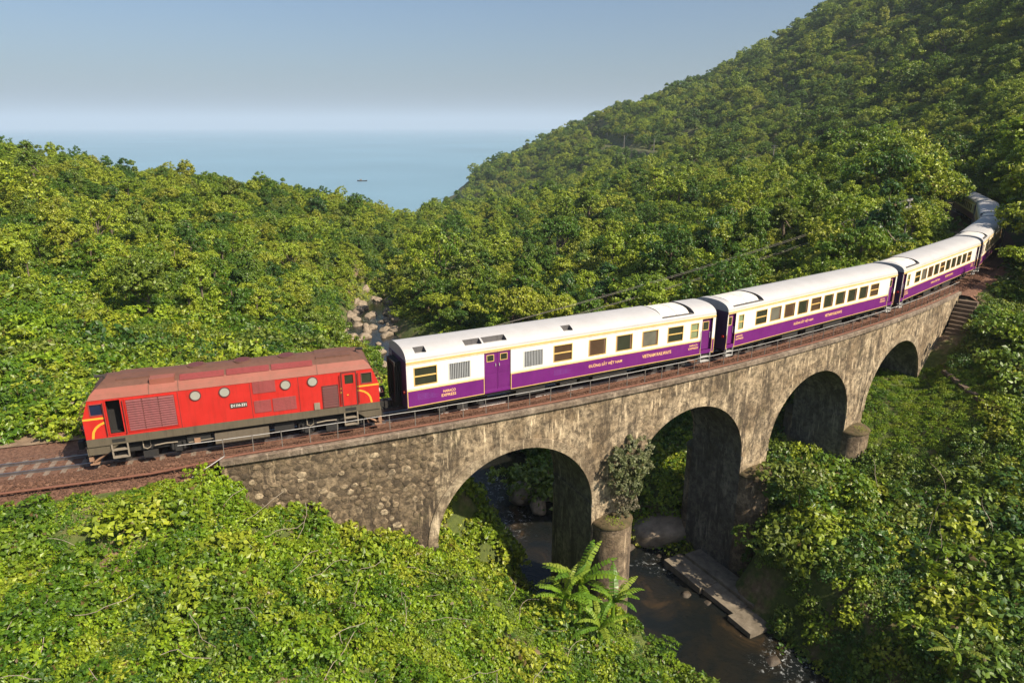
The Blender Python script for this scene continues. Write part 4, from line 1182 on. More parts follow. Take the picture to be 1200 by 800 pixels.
# windscreens, headlamps and handrails on both ends
for x, d in ((0.0, 1), (LL, -1)):
    for y0, y1 in ((-1.12, -0.08), (0.08, 1.12)):
        b = MB()
        def sp_(y, z, e=0.012): 
            t = (z - ZW) / (ZE - ZW); return (x + d * (SL * t) - d * e, y, z + e * 0.3)
        v = [sp_(y0, 2.58), sp_(y1, 2.58), sp_(y1, 3.18), sp_(y0, 3.18)]; b.quad(*(v if d < 0 else v[::-1])); b.build('windscreen', M['glass'], loco)
    for y in (-0.95, 0.95):
        b = MB(); b.tube([(x, y, 1.95), (x - d * 0.09, y, 1.95)], 0.15, 14, True, False); b.build('headlamp', M['porthole'], loco)
    b = MB()
    for z in (3.0, 2.72, 2.44, 1.95):
        xx = x if z < ZW else x + d * SL * (z - ZW) / (ZE - ZW)
        b.tube([(xx, -1.2, z), (xx - d * 0.2, -1.2, z), (xx - d * 0.2, -0.6, z), (xx, -0.6, z)], 0.018, 6)
    b.build('front_rail', M['maroon'], loco)
    b = MB(); b.box(*sorted((x, x - d * 0.06)), -1.25, 1.25, 0.72, 1.14); b.build('buffer_beam', M['sill'], loco)
    b = MB(); b.box(*sorted((x - d * 0.06, x - d * 0.42)), -0.13, 0.13, 0.70, 0.95); b.box(*sorted((x - d * 0.42, x - d * 0.62)), -0.2, 0.18, 0.64, 1.0); b.build('coupler', M['under'], loco)
    for y in (-0.45, 0.5, 0.7):
        b = MB(); b.tube([(x - d * 0.06, y, 0.9), (x - d * 0.25, y, 0.75), (x - d * 0.22, y, 0.45), (x - d * 0.35, y, 0.3)], 0.03, 6); b.build('brake_hose', M['under'], loco)
    b = MB(); b.box(*sorted((x - d * 0.06, x - d * 0.55)), 0.5, 1.0, 1.0, 1.45); b.build('front_box', M['under'], loco)
    for sg in (-1, 1):
        b = MB(); prof = [(x, 1.14), (x + d * 1.25, 1.14), (x + d * 0.72, 0.74), (x, 0.74)]
        y0, y1 = sg * 1.27, sg * 1.22
        b.add([(a, y0, z) for a, z in prof] + [(a, y1, z) for a, z in prof], [(0, 1, 2, 3), (7, 6, 5, 4), (0, 4, 5, 1), (1, 5, 6, 2), (2, 6, 7, 3), (3, 7, 4, 0)])
        b.build('end_skirt', M['sill'], loco)
        b = MB(); b.tube([(x + d * 0.78, sg * 1.15, 0.80), (x + d * 0.10, sg * 1.0, 0.30)], 0.06, 6)
        b.box(*sorted((x - d * 0.08, x + d * 0.28)), *sorted((sg * 0.7, sg * 1.1)), 0.20, 0.27); b.box(*sorted((x - d * 0.06, x + d * 0.1)), *sorted((sg * 0.95, sg * 1.2)), 0.42, 0.62)
        b.build('rail_guard', M['tanmetal'], loco)
    b = MB(); b.add([(x - d * 0.10, -1.05, 0.72), (x - d * 0.10, 1.05, 0.72), (x - d * 0.35, 0.55, 0.22), (x - d * 0.35, -0.55, 0.22)], [(0, 1, 2, 3)]); b.build('pilot_plate', M['under'], loco)
b = MB(); b.box(0, LL, -LH - 0.03, LH + 0.03, 1.145, 1.495); b.build('sill', M['sill'], loco)
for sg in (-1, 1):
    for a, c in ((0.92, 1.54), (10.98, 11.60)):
        b = MB(); y0, y1 = sorted((sg * 1.28, sg * 1.34))
        for q in (a, c): b.box(q - 0.03, q + 0.03, y0, y1, 0.48, 1.145)
        for z in (0.48, 0.84): b.box(a, c, *sorted((sg * 1.16, sg * 1.36)), z, z + 0.045)
        b.build('cab_ladder', M['dirtymetal'], loco)
        b = MB(); b.box(a + 0.05, c - 0.05, *sorted((sg * (LH + 0.031), sg * (LH + 0.04))), 1.24, 1.40); b.build('recess_shade_plate', M['blackvoid'], loco)  # flat near-black plate on the sill, colour stands in for a recess's shade
b = MB(); b.prism([(-1.18, 0.36), (1.18, 0.36), (1.26, 0.46), (1.26, 0.94), (-1.26, 0.94), (-1.26, 0.46)], 5.08, 7.45); b.build('fuel_tank', M['tank'], loco)
b = MB(); b.box(0.2, LL - 0.2, -0.9, 0.9, 0.80, 1.146); b.box(3.9, 4.9, -1.1, 1.1, 0.55, 1.0); b.box(7.7, 8.6, -1.05, 1.05, 0.55, 1.0); b.build('underframe', M['under'], loco)
for sg in (-1, 1):
    b = MB()
    for x0 in (2.2, 9.3):
        b.tube([(x0 - 0.1, sg * 1.1, 1.05), (x0 - 0.1, sg * 1.12, 0.72), (x0 + 0.05, sg * 1.12, 0.64), (x0 + 0.2, sg * 1.12, 0.72), (x0 + 0.2, sg * 1.1, 1.0)], 0.028, 6)
        b.tube([(x0 + 0.35, sg * 1.1, 0.74), (x0 + 0.8, sg * 1.1, 0.78), (x0 + 1.3, sg * 1.1, 0.76)], 0.035, 6)
    b.build('brake_rigging', M['dirtymetal'], loco)
    b = MB(); b.box(4.2, 4.45, *sorted((sg * 1.02, sg * 1.2)), 0.62, 0.82); b.build('sand_box', M['tanmetal'], loco)
    b = MB(); b.tube([(3.95, sg * 1.12, 0.66), (5.05, sg * 1.12, 0.70)], 0.025, 6); b.build('air_pipe', M['dirtymetal'], loco)
bogie(loco, 2.35, 2.3, LWHEEL, 0.46, (-1.15, 1.15), (0.40, 0.86), 0.98); bogie(loco, LL - 2.35, 2.3, LWHEEL, 0.46, (-1.15, 1.15), (0.40, 0.86), 0.98)
set_on(loco, 49.05, 61.75)
# ------------------------------------------------------------------ foliage prototypes
def leaf_cloud(name, pts, nrm, size, mat, rnd_, jitter=0.75, aspect=0.62, extra=None):
    """two-triangle folded leaves at the given points, facing roughly along nrm"""
    n = len(pts)
    rs = np.random.RandomState(rnd_)
    nr = nrm + rs.normal(0, jitter, (n, 3)); nr /= np.linalg.norm(nr, axis=1)[:, None] + 1e-9
    t = rs.normal(0, 1, (n, 3)); t -= nr * (t * nr).sum(1)[:, None]; t /= np.linalg.norm(t, axis=1)[:, None] + 1e-9
    b = np.cross(nr, t)
    L = size * rs.uniform(0.65, 1.35, n)[:, None]
    Wd = L * aspect * 0.5
    v0 = pts - t * L * 0.5
    v1 = pts + b * Wd - t * L * 0.08 - nr * L * 0.10
    v2 = pts + t * L * 0.5 - nr * L * 0.12
    v3 = pts - b * Wd - t * L * 0.08 - nr * L * 0.10
    V = np.stack([v0, v1, v2, v3], 1).reshape(-1, 3)
    i = np.arange(n) * 4
    Fc = np.stack([np.stack([i, i + 1, i + 2], 1), np.stack([i, i + 2, i + 3], 1)], 1).reshape(-1, 3)
    tint = np.repeat(rs.rand(n), 2)
    me = bpy.data.meshes.new(name)
    me.from_pydata(V.tolist(), [], Fc.tolist())
    at = me.attributes.new('tint', 'FLOAT', 'FACE'); at.data.foreach_set('value', tint.astype(np.float32))
    me.materials.append(mat); me.update()
    return me

def dome_points(n, rs, lobes, flat=0.75, under=-0.15):
    """points on the outside of a heap of lobes (x, y, z, r)"""
    P_, N_ = [], []
    ar = np.array([l[3] ** 2 for l in lobes]); ar = ar / ar.sum()
    C = np.array([l[:3] for l in lobes]); Rr = np.array([l[3] for l in lobes])
    while len(P_) < n:
        k = rs.choice(len(lobes), p=ar)
        d = rs.normal(0, 1, 3); d /= np.linalg.norm(d)
        if d[2] < under: continue
        p = C[k] + d * Rr[k] * np.array([1, 1, flat]) * rs.uniform(0.80, 1.06)
        dd = np.linalg.norm((p - C) / np.array([1, 1, flat]), axis=1) / Rr
        dd[k] = 9
        if dd.min() < 0.78: continue
        P_.append(p); N_.append(d)
    return np.array(P_), np.array(N_)

def tufts(P_, N_, ntuft, n, rad, rs):
    """gather leaves into sprays around chosen shell points"""
    k = rs.choice(len(P_), ntuft, replace=len(P_) < ntuft)
    i = k[rs.randint(0, ntuft, n)]
    d = rs.normal(0, 1, (n, 3)); d /= np.linalg.norm(d, axis=1)[:, None]
    r = rad * rs.rand(n, 1) ** 0.5 * rs.uniform(0.7, 1.3, (n, 1))
    return P_[i] + d * r * np.array([1, 1, 0.7]), N_[i] * 0.6 + d * 0.8

def make_shrub_mesh(seed, mat, leaf, n, spread=0.55, flat=0.7, name='leaf_clump', jitter=0.7):
    rs = np.random.RandomState(seed)
    lobes = [(0, 0, 0.05, 0.8)]
    for k in range(rs.randint(4, 8)):
        a = rs.uniform(0, 2 * math.pi); r = rs.uniform(0.35, spread + 0.35)
        lobes.append((r * math.cos(a), r * math.sin(a), rs.uniform(-0.1, 0.35), rs.uniform(0.3, 0.6)))
    P_, N_ = dome_points(max(n // 3, 120), rs, lobes, flat)
    if n > 800: P_, N_ = tufts(P_, N_, n // 26, n, 0.15, rs)
    else:
        P2, N2 = tufts(P_, N_, n // 9, n - len(P_), 0.17, rs); P_ = np.concatenate([P_, P2]); N_ = np.concatenate([N_, N2])
    return leaf_cloud(name, P_, N_ + np.array([0, 0, 0.45]), leaf, mat, seed + 50, jitter)

def make_crown_mesh(seed, mat, leaf, n, h=4.5, w=2.2, style='round'):
    """crown of a tree whose foot is at the origin"""
    rs = np.random.RandomState(seed)
    lobes = []
    nl = rs.randint(10, 19)
    for k in range(nl):
        a = rs.uniform(0, 2 * math.pi); t = rs.rand()
        if style == 'round':
            z = h * (0.38 + 0.55 * t); r = w * (0.25 + 0.5 * math.sin(math.pi * (0.25 + 0.65 * t))) * rs.uniform(0.3, 1.0)
            lr = w * rs.uniform(0.18, 0.46)
        elif style == 'flat':
            z = h * (0.62 + 0.3 * t); r = w * rs.uniform(0.1, 1.0); lr = w * rs.uniform(0.22, 0.40)
        else:
            z = h * (0.25 + 0.70 * t); r = w * (1.05 - 0.8 * t) * rs.uniform(0.2, 0.75); lr = w * rs.uniform(0.2, 0.38)
        lobes.append((r * math.cos(a), r * math.sin(a), z, lr))
    P_, N_ = dome_points(500, rs, lobes, 0.78, -0.55)
    P_, N_ = tufts(P_, N_, 115, n, 0.36, rs)
    return leaf_cloud('crown', P_, N_ + np.array([0, 0, 0.35]), leaf, mat, seed + 77, 0.65), lobes

def make_trunk_mesh(seed, h, lobes):
    rs = random.Random(seed); b = MB()
    top = h * 0.72
    pts = [Vector((0, 0, -0.6))]; x = y = 0
    for k in range(1, 6):
        x += rs.uniform(-0.12, 0.12) * h / 5; y += rs.uniform(-0.12, 0.12) * h / 5
        pts.append(Vector((x, y, top * k / 5)))
    b.tube(pts, [0.035 * h * (1 - 0.14 * k) for k in range(6)], 7)
    for l in rs.sample(lobes, min(6, len(lobes))):
        p0 = pts[rs.randint(2, 4)]; p1 = Vector(l[:3]); m = (p0 + p1) / 2 + Vector((0, 0, -0.15))
        b.tube([p0, m, p1], [0.014 * h, 0.010 * h, 0.004 * h], 5)
    return b.mesh('trunk', M['bark'])

CLUMP_V = [make_shrub_mesh(10 + k, M['leaf_vine'], 0.205, 580, 0.75, 0.75) for k in range(5)]
CLUMP_M = [make_shrub_mesh(30 + k, M['leaf_mid'], 0.20, 520, 0.7, 0.8) for k in range(5)]
CLUMP_D = [make_shrub_mesh(50 + k, M['leaf_dark'], 0.17, 620, 0.7, 0.85) for k in range(4)]
CLUMP_S = [make_shrub_mesh(60 + k, M['leaf_vine'] if k < 4 else M['leaf_mid'], 0.125, 1300, 0.75, 0.8) for k in range(7)]
CROWNS = []
for k, (st, mt, hh, ww) in enumerate((('round', 'leaf_tree', 4.6, 2.5), ('round', 'leaf_mid', 4.2, 3.0), ('flat', 'leaf_tree', 5.4, 3.0), ('tall', 'leaf_tree', 5.6, 2.0),
                                      ('round', 'leaf_dark', 4.4, 2.2), ('round', 'leaf_tree', 5.4, 3.3), ('flat', 'leaf_mid', 4.8, 2.8), ('tall', 'leaf_dark', 5.8, 1.9))):
    cm, lb = make_crown_mesh(100 + k, M[mt], 0.22, 4200, hh, ww, st)
    CROWNS.append((cm, make_trunk_mesh(200 + k, hh, lb), hh, ww))
SCRUB = [make_shrub_mesh(90 + k, M[('leaf_tree', 'leaf_mid', 'leaf_dark', 'leaf_mid')[k]], 0.10, 1900, 0.95, 0.85) for k in range(4)]

# ------------------------------------------------------------------ scattering of uncountable greenery
def proto_collection(name, meshes):
    c = bpy.data.collections.new(name)
    for k, me in enumerate(meshes):
        o = bpy.data.objects.new('%s_%02d' % (name, k), me); c.objects.link(o)
    return c

def scatter(name, pts, rot, scl, coll, nproto, label, seed=0, idx=None):
    me = bpy.data.meshes.new(name); me.from_pydata([tuple(p) for p in pts], [], [])
    a = me.attributes.new('rot', 'FLOAT_VECTOR', 'POINT'); a.data.foreach_set('vector', np.asarray(rot, dtype=np.float32).ravel())
    a = me.attributes.new('scl', 'FLOAT_VECTOR', 'POINT'); a.data.foreach_set('vector', np.asarray(scl, dtype=np.float32).ravel())
    a = me.attributes.new('idx', 'INT', 'POINT'); a.data.foreach_set('value', (np.random.RandomState(seed).randint(0, nproto, len(pts)) if idx is None else idx).astype(np.int32))
    o = bpy.data.objects.new(name, me); COL.objects.link(o)
    g = bpy.data.node_groups.new(name, 'GeometryNodeTree')
    g.interface.new_socket('Geometry', in_out='INPUT', socket_type='NodeSocketGeometry'); g.interface.new_socket('Geometry', in_out='OUTPUT', socket_type='NodeSocketGeometry')
    gi = g.nodes.new('NodeGroupInput'); go = g.nodes.new('NodeGroupOutput')
    ci = g.nodes.new('GeometryNodeCollectionInfo'); ci.inputs['Collection'].default_value = coll
    ci.inputs['Separate Children'].default_value = True; ci.inputs['Reset Children'].default_value = True
    ip = g.nodes.new('GeometryNodeInstanceOnPoints'); ip.inputs['Pick Instance'].default_value = True
    def attr(nm, tp):
        x = g.nodes.new('GeometryNodeInputNamedAttribute'); x.data_type = tp; x.inputs['Name'].default_value = nm; return x.outputs['Attribute']
    er = g.nodes.new('FunctionNodeEulerToRotation'); g.links.new(attr('rot', 'FLOAT_VECTOR'), er.inputs[0])
    g.links.new(gi.outputs[0], ip.inputs['Points']); g.links.new(ci.outputs[0], ip.inputs['Instance'])
    g.links.new(attr('idx', 'INT'), ip.inputs['Instance Index']); g.links.new(er.outputs[0], ip.inputs['Rotation']); g.links.new(attr('scl', 'FLOAT_VECTOR'), ip.inputs['Scale'])
    g.links.new(ip.outputs[0], go.inputs[0])
    md = o.modifiers.new('scatter', 'NODES'); md.node_group = g
    tag(o, label, kind='stuff')
    return o

def project(x, y, z):
    cp, sp = math.cos(PITCH), math.sin(PITCH)
    dz = z - CAM_H
    dep = y * cp - dz * sp; up = y * sp + dz * cp
    return 600 + 800 * x / dep, 400 - 800 * up / dep, dep

def candidates(x0, x1, y0, y1, step, seed, jit=0.5):
    rs = np.random.RandomState(seed)
    xs = np.arange(x0, x1, step); ys = np.arange(y0, y1, step)
    X, Y = np.meshgrid(xs, ys); X = X.ravel() + rs.uniform(-jit, jit, X.size) * step; Y = Y.ravel() + rs.uniform(-jit, jit, Y.size) * step
    return X, Y, rs

def clear_mask(X, Y, side=1.2, far=None, river=1.0):
    """keep clear of rails, viaduct, stream, stairs and the far line"""
    s, off = s_off(X, Y)
    ok = np.ones(X.shape, bool)
    ground = (s < 54) | (s > 117)
    near_lim = np.where(s > 117, 3.4 + side, 2.75 + side)
    far_lim = np.where(s < 54, 4.7 + side, 3.6 + side)
    ok &= ~(ground & (s < 240) & (off < near_lim) & (off > -far_lim))
    opening = np.zeros(X.shape, bool)
    for a in ARCH: opening |= np.abs(s - a) < AR - 0.5 - side * 0.8
    ok &= ~((~ground) & (np.abs(off) < 2.35 + side * 0.85) & ~(opening & (terrain(X, Y) < SPRING - 1.2)))
    d, (rz, rw) = poly_dist(X, Y, [p[:2] for p in RIVER], [p[2:] for p in RIVER])
    ok &= d > rw + river * (Y < 120) + 3.2 * ((Y > 84) & (Y < 138))
    ok &= ~((s > 109.5) & (s < 118) & (off > 0) & (off < 4.0 + side * 0.6))
    d2, (fx, fy) = poly_dist(X, Y, [p[:2] for p in FARLINE], [p[:2] for p in FARLINE])
    ok &= (d2 > 3.6) & ~((d2 < 11) & (X < fx) & (Y > 290))
    # concrete apron at the middle pier
    ax = (X - 13.6) * 0.4733 - (Y - 39.6) * 0.8809; ay = (X - 13.6) * 0.8809 + (Y - 39.6) * 0.4733
    ok &= ~((np.abs(ax) < 4.9) & (ay > -1.2) & (ay < 2.6))
    return ok

def in_view(X, Y, Z, mu=170, mv=140):
    u, v, dep = project(X, Y, Z)
    return (dep > 2) & (u > -mu) & (u < 1200 + mu) & (v < 800 + mv) & (v > -250)

def frame_of(X, Y, eps=0.6):
    zx = (terrain(X + eps, Y) - terrain(X - eps, Y)) / (2 * eps); zy = (terrain(X, Y + eps) - terrain(X, Y - eps)) / (2 * eps)
    return zx, zy

def put(name, X, Y, step_r, meshes, label, seed, smin, smax, squash=(0.7, 1.1), sink=0.1, tilt=0.6, patch=4.0):
    rs = np.random.RandomState(seed)
    Z = terrain(X, Y)
    zx, zy = frame_of(X, Y)
    sc = rs.uniform(smin, smax, len(X)); sz = sc * rs.uniform(*squash, len(X))
    rot = np.stack([np.arctan(zy) * tilt, -np.arctan(zx) * tilt, rs.uniform(0, 6.28, len(X))], 1)
    # tilt first then spin: build from matrices
    out = []
    for i in range(len(X)):
        nrm = Vector((-zx[i] * tilt, -zy[i] * tilt, 1)).normalized()
        q = Vector((0, 0, 1)).rotation_difference(nrm).to_matrix() @ Matrix.Rotation(rot[i, 2], 3, 'Z')
        out.append(tuple(q.to_euler('XYZ')))
    pts = np.stack([X, Y, Z - sink * sc], 1)
    return scatter(name, pts, np.array(out), np.stack([sc, sc, sz], 1), proto_collection(name + '_leaves', meshes), len(meshes), label, seed, np.clip(np.floor((vnoise(X / patch + seed, Y / patch) * 1.5 + 0.5 + rs.uniform(-0.22, 0.22, len(X))) * len(meshes)), 0, len(meshes) - 1))

# west bank in front of the viaduct: vine carpet with heart-sized leaves
X, Y, rs = candidates(-45, 14, 6, 38, 0.62, 1)
m = clear_mask(X, Y, 0.25, river=0.8); X, Y = X[m], Y[m]; s_, off_ = s_off(X, Y); m = (off_ > -2.6) & in_view(X, Y, terrain(X, Y), 120, 120) ; X, Y = X[m], Y[m]
hole = vnoise(X / 1.7 + 40, Y / 1.7) + 0.5 * vnoise(X / 0.8, Y / 0.8 + 7) < -0.20
put('vine_floor', X, Y, 0.6, CLUMP_V + CLUMP_D[:2], 'low creeping leaves in the hollows of the vine bank', 17, 0.40, 0.55, (0.5, 0.8), 0.1)
X, Y = X[~hole], Y[~hole]
put('vine_carpet', X, Y, 0.6, CLUMP_V[:3] + CLUMP_M[:2] + CLUMP_V[3:] + CLUMP_D[:1], 'dense bright green climbing vines covering the bank before the viaduct', 2, 0.45, 0.85, (0.6, 1.4), 0.1)
# taller mounds in it
k = np.random.RandomState(3).rand(len(X)) < 0.12
put('vine_mounds', X[k], Y[k], 0.6, CLUMP_M + CLUMP_S[:3], 'rounded mounds of vine leaves on the bank before the viaduct', 4, 0.9, 1.35, (0.7, 1.1), 0.05, 0.3)

# east bank in front of the viaduct
X, Y, rs = candidates(10, 75, 8, 78, 0.85, 5)
s_, off_ = s_off(X, Y)
m = clear_mask(X, Y, 0.5, river=-0.7) & (off_ > 0); X, Y = X[m], Y[m]
m = in_view(X, Y, terrain(X, Y), 150, 120); X, Y = X[m], Y[m]
s_, off_ = s_off(X, Y)
grassy = (s_ > 99.5) & (s_ < 110) & (off_ < 9)
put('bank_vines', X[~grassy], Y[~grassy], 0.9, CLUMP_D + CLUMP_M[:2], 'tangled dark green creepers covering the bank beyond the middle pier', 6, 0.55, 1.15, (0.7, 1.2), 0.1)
Xg, Yg, rs = candidates(22, 50, 42, 70, 0.5, 51)
sg_, og_ = s_off(Xg, Yg); m = (sg_ > 98.5) & (sg_ < 111) & (og_ > -7) & (og_ < 9.5); Xg, Yg = Xg[m], Yg[m]
put('bank_weeds', Xg, Yg, 0.9, CLUMP_V[:3], 'low bright weeds on the grassy slope under the last arch', 7, 0.26, 0.5, (0.5, 0.9), 0.05)
k = (np.random.RandomState(8).rand(len(X)) < 0.13) & ~grassy
put('bank_mounds', X[k], Y[k], 0.9, CLUMP_D + CLUMP_M[:2], 'rounded leafy mounds of creeper on the bank beyond the middle pier', 9, 1.3, 2.3, (0.75, 1.1), 0.15, 0.3)

# under and just behind the viaduct
X, Y, rs = candidates(-30, 60, 34, 90, 1.0, 11)
s_, off_ = s_off(X, Y)
m = clear_mask(X, Y, 0.8, river=0.6) & (off_ < 1.5) & (off_ > -42) & in_view(X, Y, terrain(X, Y), 120, 100); X, Y = X[m], Y[m]
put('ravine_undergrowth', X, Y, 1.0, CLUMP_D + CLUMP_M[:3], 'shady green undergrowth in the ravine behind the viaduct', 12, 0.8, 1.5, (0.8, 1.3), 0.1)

# west slope behind the locomotive: vine-draped shrubs
X, Y, rs = candidates(-130, 30, 28, 130, 1.25, 13)
s_, off_ = s_off(X, Y); r_ = np.hypot(X, Y)
m = clear_mask(X, Y, 0.2, river=1.0) & (off_ < -3) & ((s_ < 60) | (off_ < -30)) & in_view(X, Y, terrain(X, Y), 150, 100) & (X < -8 - (Y - 40) * 0.12); X, Y = X[m], Y[m]
put('slope_vines', X, Y, 1.2, CLUMP_S, 'sunlit vine-draped scrub on the slope behind the locomotive', 14, 0.85, 1.7, (0.7, 1.2), 0.1)
k = np.random.RandomState(15).rand(len(X)) < 0.16
put('slope_mounds', X[k], Y[k], 1.2, CLUMP_S[2:] + CLUMP_D[:1], 'leafy mounds on the slope behind the locomotive', 16, 1.6, 2.8, (0.8, 1.15), 0.1, 0.3)

# ------------------------------------------------------------------ trees: the largest in view singly, the rest as one forest
tx, ty, th_, tk = [], [], [], []
def add_trees(x0, x1, y0, y1, step, seed, cond, smin, smax):
    X, Y, rs = candidates(x0, x1, y0, y1, step, seed)
    Z = terrain(X, Y); s, off = s_off(X, Y)
    m = clear_mask(X, Y, 1.6, river=2.0) & in_view(X, Y, Z, 200, 120) & cond(X, Y, Z, s, off) & (Z > SEA_Z + 1.5)
    for i in np.nonzero(m)[0]:
        tx.append(X[i]); ty.append(Y[i]); tk.append(rs.randint(0, len(CROWNS))); th_.append(rs.uniform(smin, smax))
inner = lambda s, off: (off < -6) & (s > 50)
# ravine and spur behind the coaches
add_trees(-60, 140, 40, 330, 3.3, 21, lambda X, Y, Z, s, off: (off < -5.5) & (np.hypot(X, Y) > 62) & (X > -14 - (Y - 60) * 0.10) & (s > 50) & (np.hypot(X, Y) < 330), 0.50, 1.45)
# west slope upper part
add_trees(-220, 20, 60, 330, 3.6, 22, lambda X, Y, Z, s, off: (X <= -12 - (Y - 60) * 0.10) & (np.hypot(X, Y) > 72 + 20 * vnoise(X / 15, Y / 15)), 0.50, 1.10)
# right of the line, foot of the mountain
add_trees(40, 330, 40, 330, 3.6, 23, lambda X, Y, Z, s, off: (off > 5.0) & (s > 121), 0.8, 1.35)
# tall trees close to the line beyond the viaduct
add_trees(50, 140, 50, 220, 3.4, 25, lambda X, Y, Z, s, off: (((off > 4.6) & (off < 15) & (s > 137)) | ((off < -5.2) & (off > -14) & (s > 168))) & (s < 260), 1.5, 2.1)
tx2 = len(tx)
# mountain and headland
add_trees(-40, 560, 300, 980, 6.2, 24, lambda X, Y, Z, s, off: (np.hypot(X, Y) >= 320), 1.0, 2.1)
Xs, Ys, rs = candidates(-200, 150, 60, 330, 3.2, 61)
ss_, os_ = s_off(Xs, Ys); m = clear_mask(Xs, Ys, 1.5, river=0.5) & ((os_ < -6) | (ss_ < 45)) & in_view(Xs, Ys, terrain(Xs, Ys), 150, 60); Xs, Ys = Xs[m], Ys[m]
put('scrub', Xs, Ys, 3, SCRUB, 'leafy scrub growing between the trees of the ravine slopes', 62, 1.5, 3.2, (0.7, 1.2), 0.1)
TX, TY, TH, TK = map(np.array, (tx, ty, th_, tk))
_vr = np.random.RandomState(71).rand(len(TX)); TH = TH * np.where(_vr < 0.05, 1.55, np.where(_vr > 0.86, 0.6, 1.0)) ** np.where(np.hypot(TX, TY) > 85, 1.0, 0.5)
TZ = terrain(TX, TY)
u, v, dep = project(TX, TY, TZ + 3 * TH)
inpic = (u > 10) & (u < 1190) & (v > 5) & (v < 790)
size = np.where(inpic, TH / dep, 0)
order = np.argsort(-size)
# rough visibility: keep trees that stand clear of one another on the picture so that the chosen ones are seen
chosen = []
for i in order:
    if size[i] <= 0 or len(chosen) >= 300: break
    if all((u[i] - u[j]) ** 2 + (v[i] - v[j]) ** 2 > 150 for j in chosen): chosen.append(i)
cs = set(chosen)
sA, oA = s_off(TX, TY)
kinds = ['round leafy', 'bushy yellow-green', 'flat-topped', 'slender', 'dense dark', 'broad', 'spreading yellow-green', 'slender dark']
rr = random.Random(9)
for i in chosen:
    k = int(TK[i]); cm, tm, hh, ww = CROWNS[k]
    rdist = min(math.hypot(TX[i] - p[0], TY[i] - p[1]) for p in RIVER)
    if oA[i] > 0: place, grp = ('hard by the shaded coaches outside the curve' if oA[i] < 16 else 'on the mountain foot outside the track curve'), 'trees outside the track curve'
    elif TX[i] <= -12 - (TY[i] - 60) * 0.10:
        grp = 'trees behind the locomotive'
        place = 'overhanging the rocky stream bed on the locomotive side' if rdist < 16 else ('on the ridge crest against the sea' if dep[i] > 135 else ('low on the vine slope behind the locomotive' if dep[i] < 95 else 'midway up the scrubby slope behind the locomotive'))
    elif dep[i] > 300: place, grp = 'on the mountain above the far railway ledge', 'trees on the mountain'
    else:
        grp = 'trees on the spur'
        place = 'beside the rocky stream bed behind the first coach' if rdist < 16 else ('close behind the train on the inside of the curve' if oA[i] > -18 else ('high on the spur towards the far railway ledge' if dep[i] > 190 else ('in the ravine behind the first two coaches' if TX[i] < 25 else 'on the wooded spur behind the second and third coach')))
    big = 'big' if TH[i] > 1.12 else ('small' if TH[i] < 0.82 else 'mid-sized')
    root = empty('tree', (TX[i], TY[i], TZ[i]), rr.uniform(0, 6.28)); s0 = float(TH[i]); root.scale = (s0, s0, s0 * rr.uniform(0.85, 1.15))
    tag(root, '%s %s tree %s' % (big, kinds[k], place), 'tree', '%s, %s, %s %s' % (grp, place, big, kinds[k]))
    link_mesh('trunk', tm, root); link_mesh('crown', cm, root)
rest = np.array([i for i in range(len(TX)) if i not in cs])
def forest(name, idx, label, seed):
    rs = np.random.RandomState(seed)
    sc = TH[idx]
    scatter(name, np.stack([TX[idx], TY[idx], TZ[idx]], 1), np.stack([rs.normal(0, 0.06, len(idx)), rs.normal(0, 0.06, len(idx)), rs.uniform(0, 6.28, len(idx))], 1),
            np.stack([sc, sc, sc * rs.uniform(0.8, 1.2, len(idx))], 1), proto_collection(name + '_trees', [c[0] for c in CROWNS]), len(CROWNS), label, seed)
forest('forest', rest[rest < tx2], 'mixed green woodland filling the ravine and its slopes', 31)
forest('mountain_forest', rest[rest >= tx2], 'continuous green forest on the mountain and headland', 32)
print('TREES', len(TX), len(chosen))
# ------------------------------------------------------------------ boulders
def rock_mesh(seed, sub=3):
    import bmesh
    bm = bmesh.new(); bmesh.ops.create_icosphere(bm, subdivisions=sub, radius=1.0)
    rs = random.Random(seed); from mathutils import noise as mn
    o = Vector((rs.uniform(0, 50), rs.uniform(0, 50), rs.uniform(0, 50)))
    cuts = [(Vector((rs.uniform(-1, 1), rs.uniform(-1, 1), rs.uniform(-0.3, 1))).normalized(), rs.uniform(0.5, 0.85)) for _ in range(9)]
    for v in bm.verts:
        d = v.co.normalized()
        r = 1 + 0.28 * mn.noise(d * 1.2 + o) + 0.08 * mn.noise(d * 4 + o)
        p = d * r
        for n_, c in cuts:
            e = p.dot(n_) - c
            if e > 0: p -= n_ * e * 0.8
        v.co = p
    me = bpy.data.meshes.new('boulder'); bm.to_mesh(me); bm.free()
    me.polygons.foreach_set('use_smooth', [True] * len(me.polygons)); me.materials.append(M['rock'])
    return me
ROCKS = [rock_mesh(k) for k in range(6)]
WET = [m_.copy() for m_ in ROCKS]
for m_ in WET: m_.materials.clear(); m_.materials.append(M['wetrock'])
def gz(x, y): return float(terrain(np.array([x]), np.array([y]))[0])
def boulder(x, y, z, sx, sy, sz, k, rz, label, group=None):
    o = link_mesh('boulder', (WET if 'edge' in label or 'wet' in label or 'dark' in label else ROCKS)[k % 6], None, (x, y, z), (0, 0, rz), (sx, sy, sz)); return tag(o, label, 'boulder', group)
boulder(0.9, 51.8, -15.3, 1.35, 1.2, 1.25, 0, 0.4, 'big pale round boulder in the stream seen through the first arch')
boulder(2.2, 50.1, -15.7, 0.95, 0.8, 0.75, 1, 1.4, 'smaller tan boulder leaning by the big pale one in the stream')
boulder(11.4, 46.3, -15.6, 2.6, 2.2, 1.7, 2, 0.2, 'large flat-topped boulder behind the first pier in the middle arch')
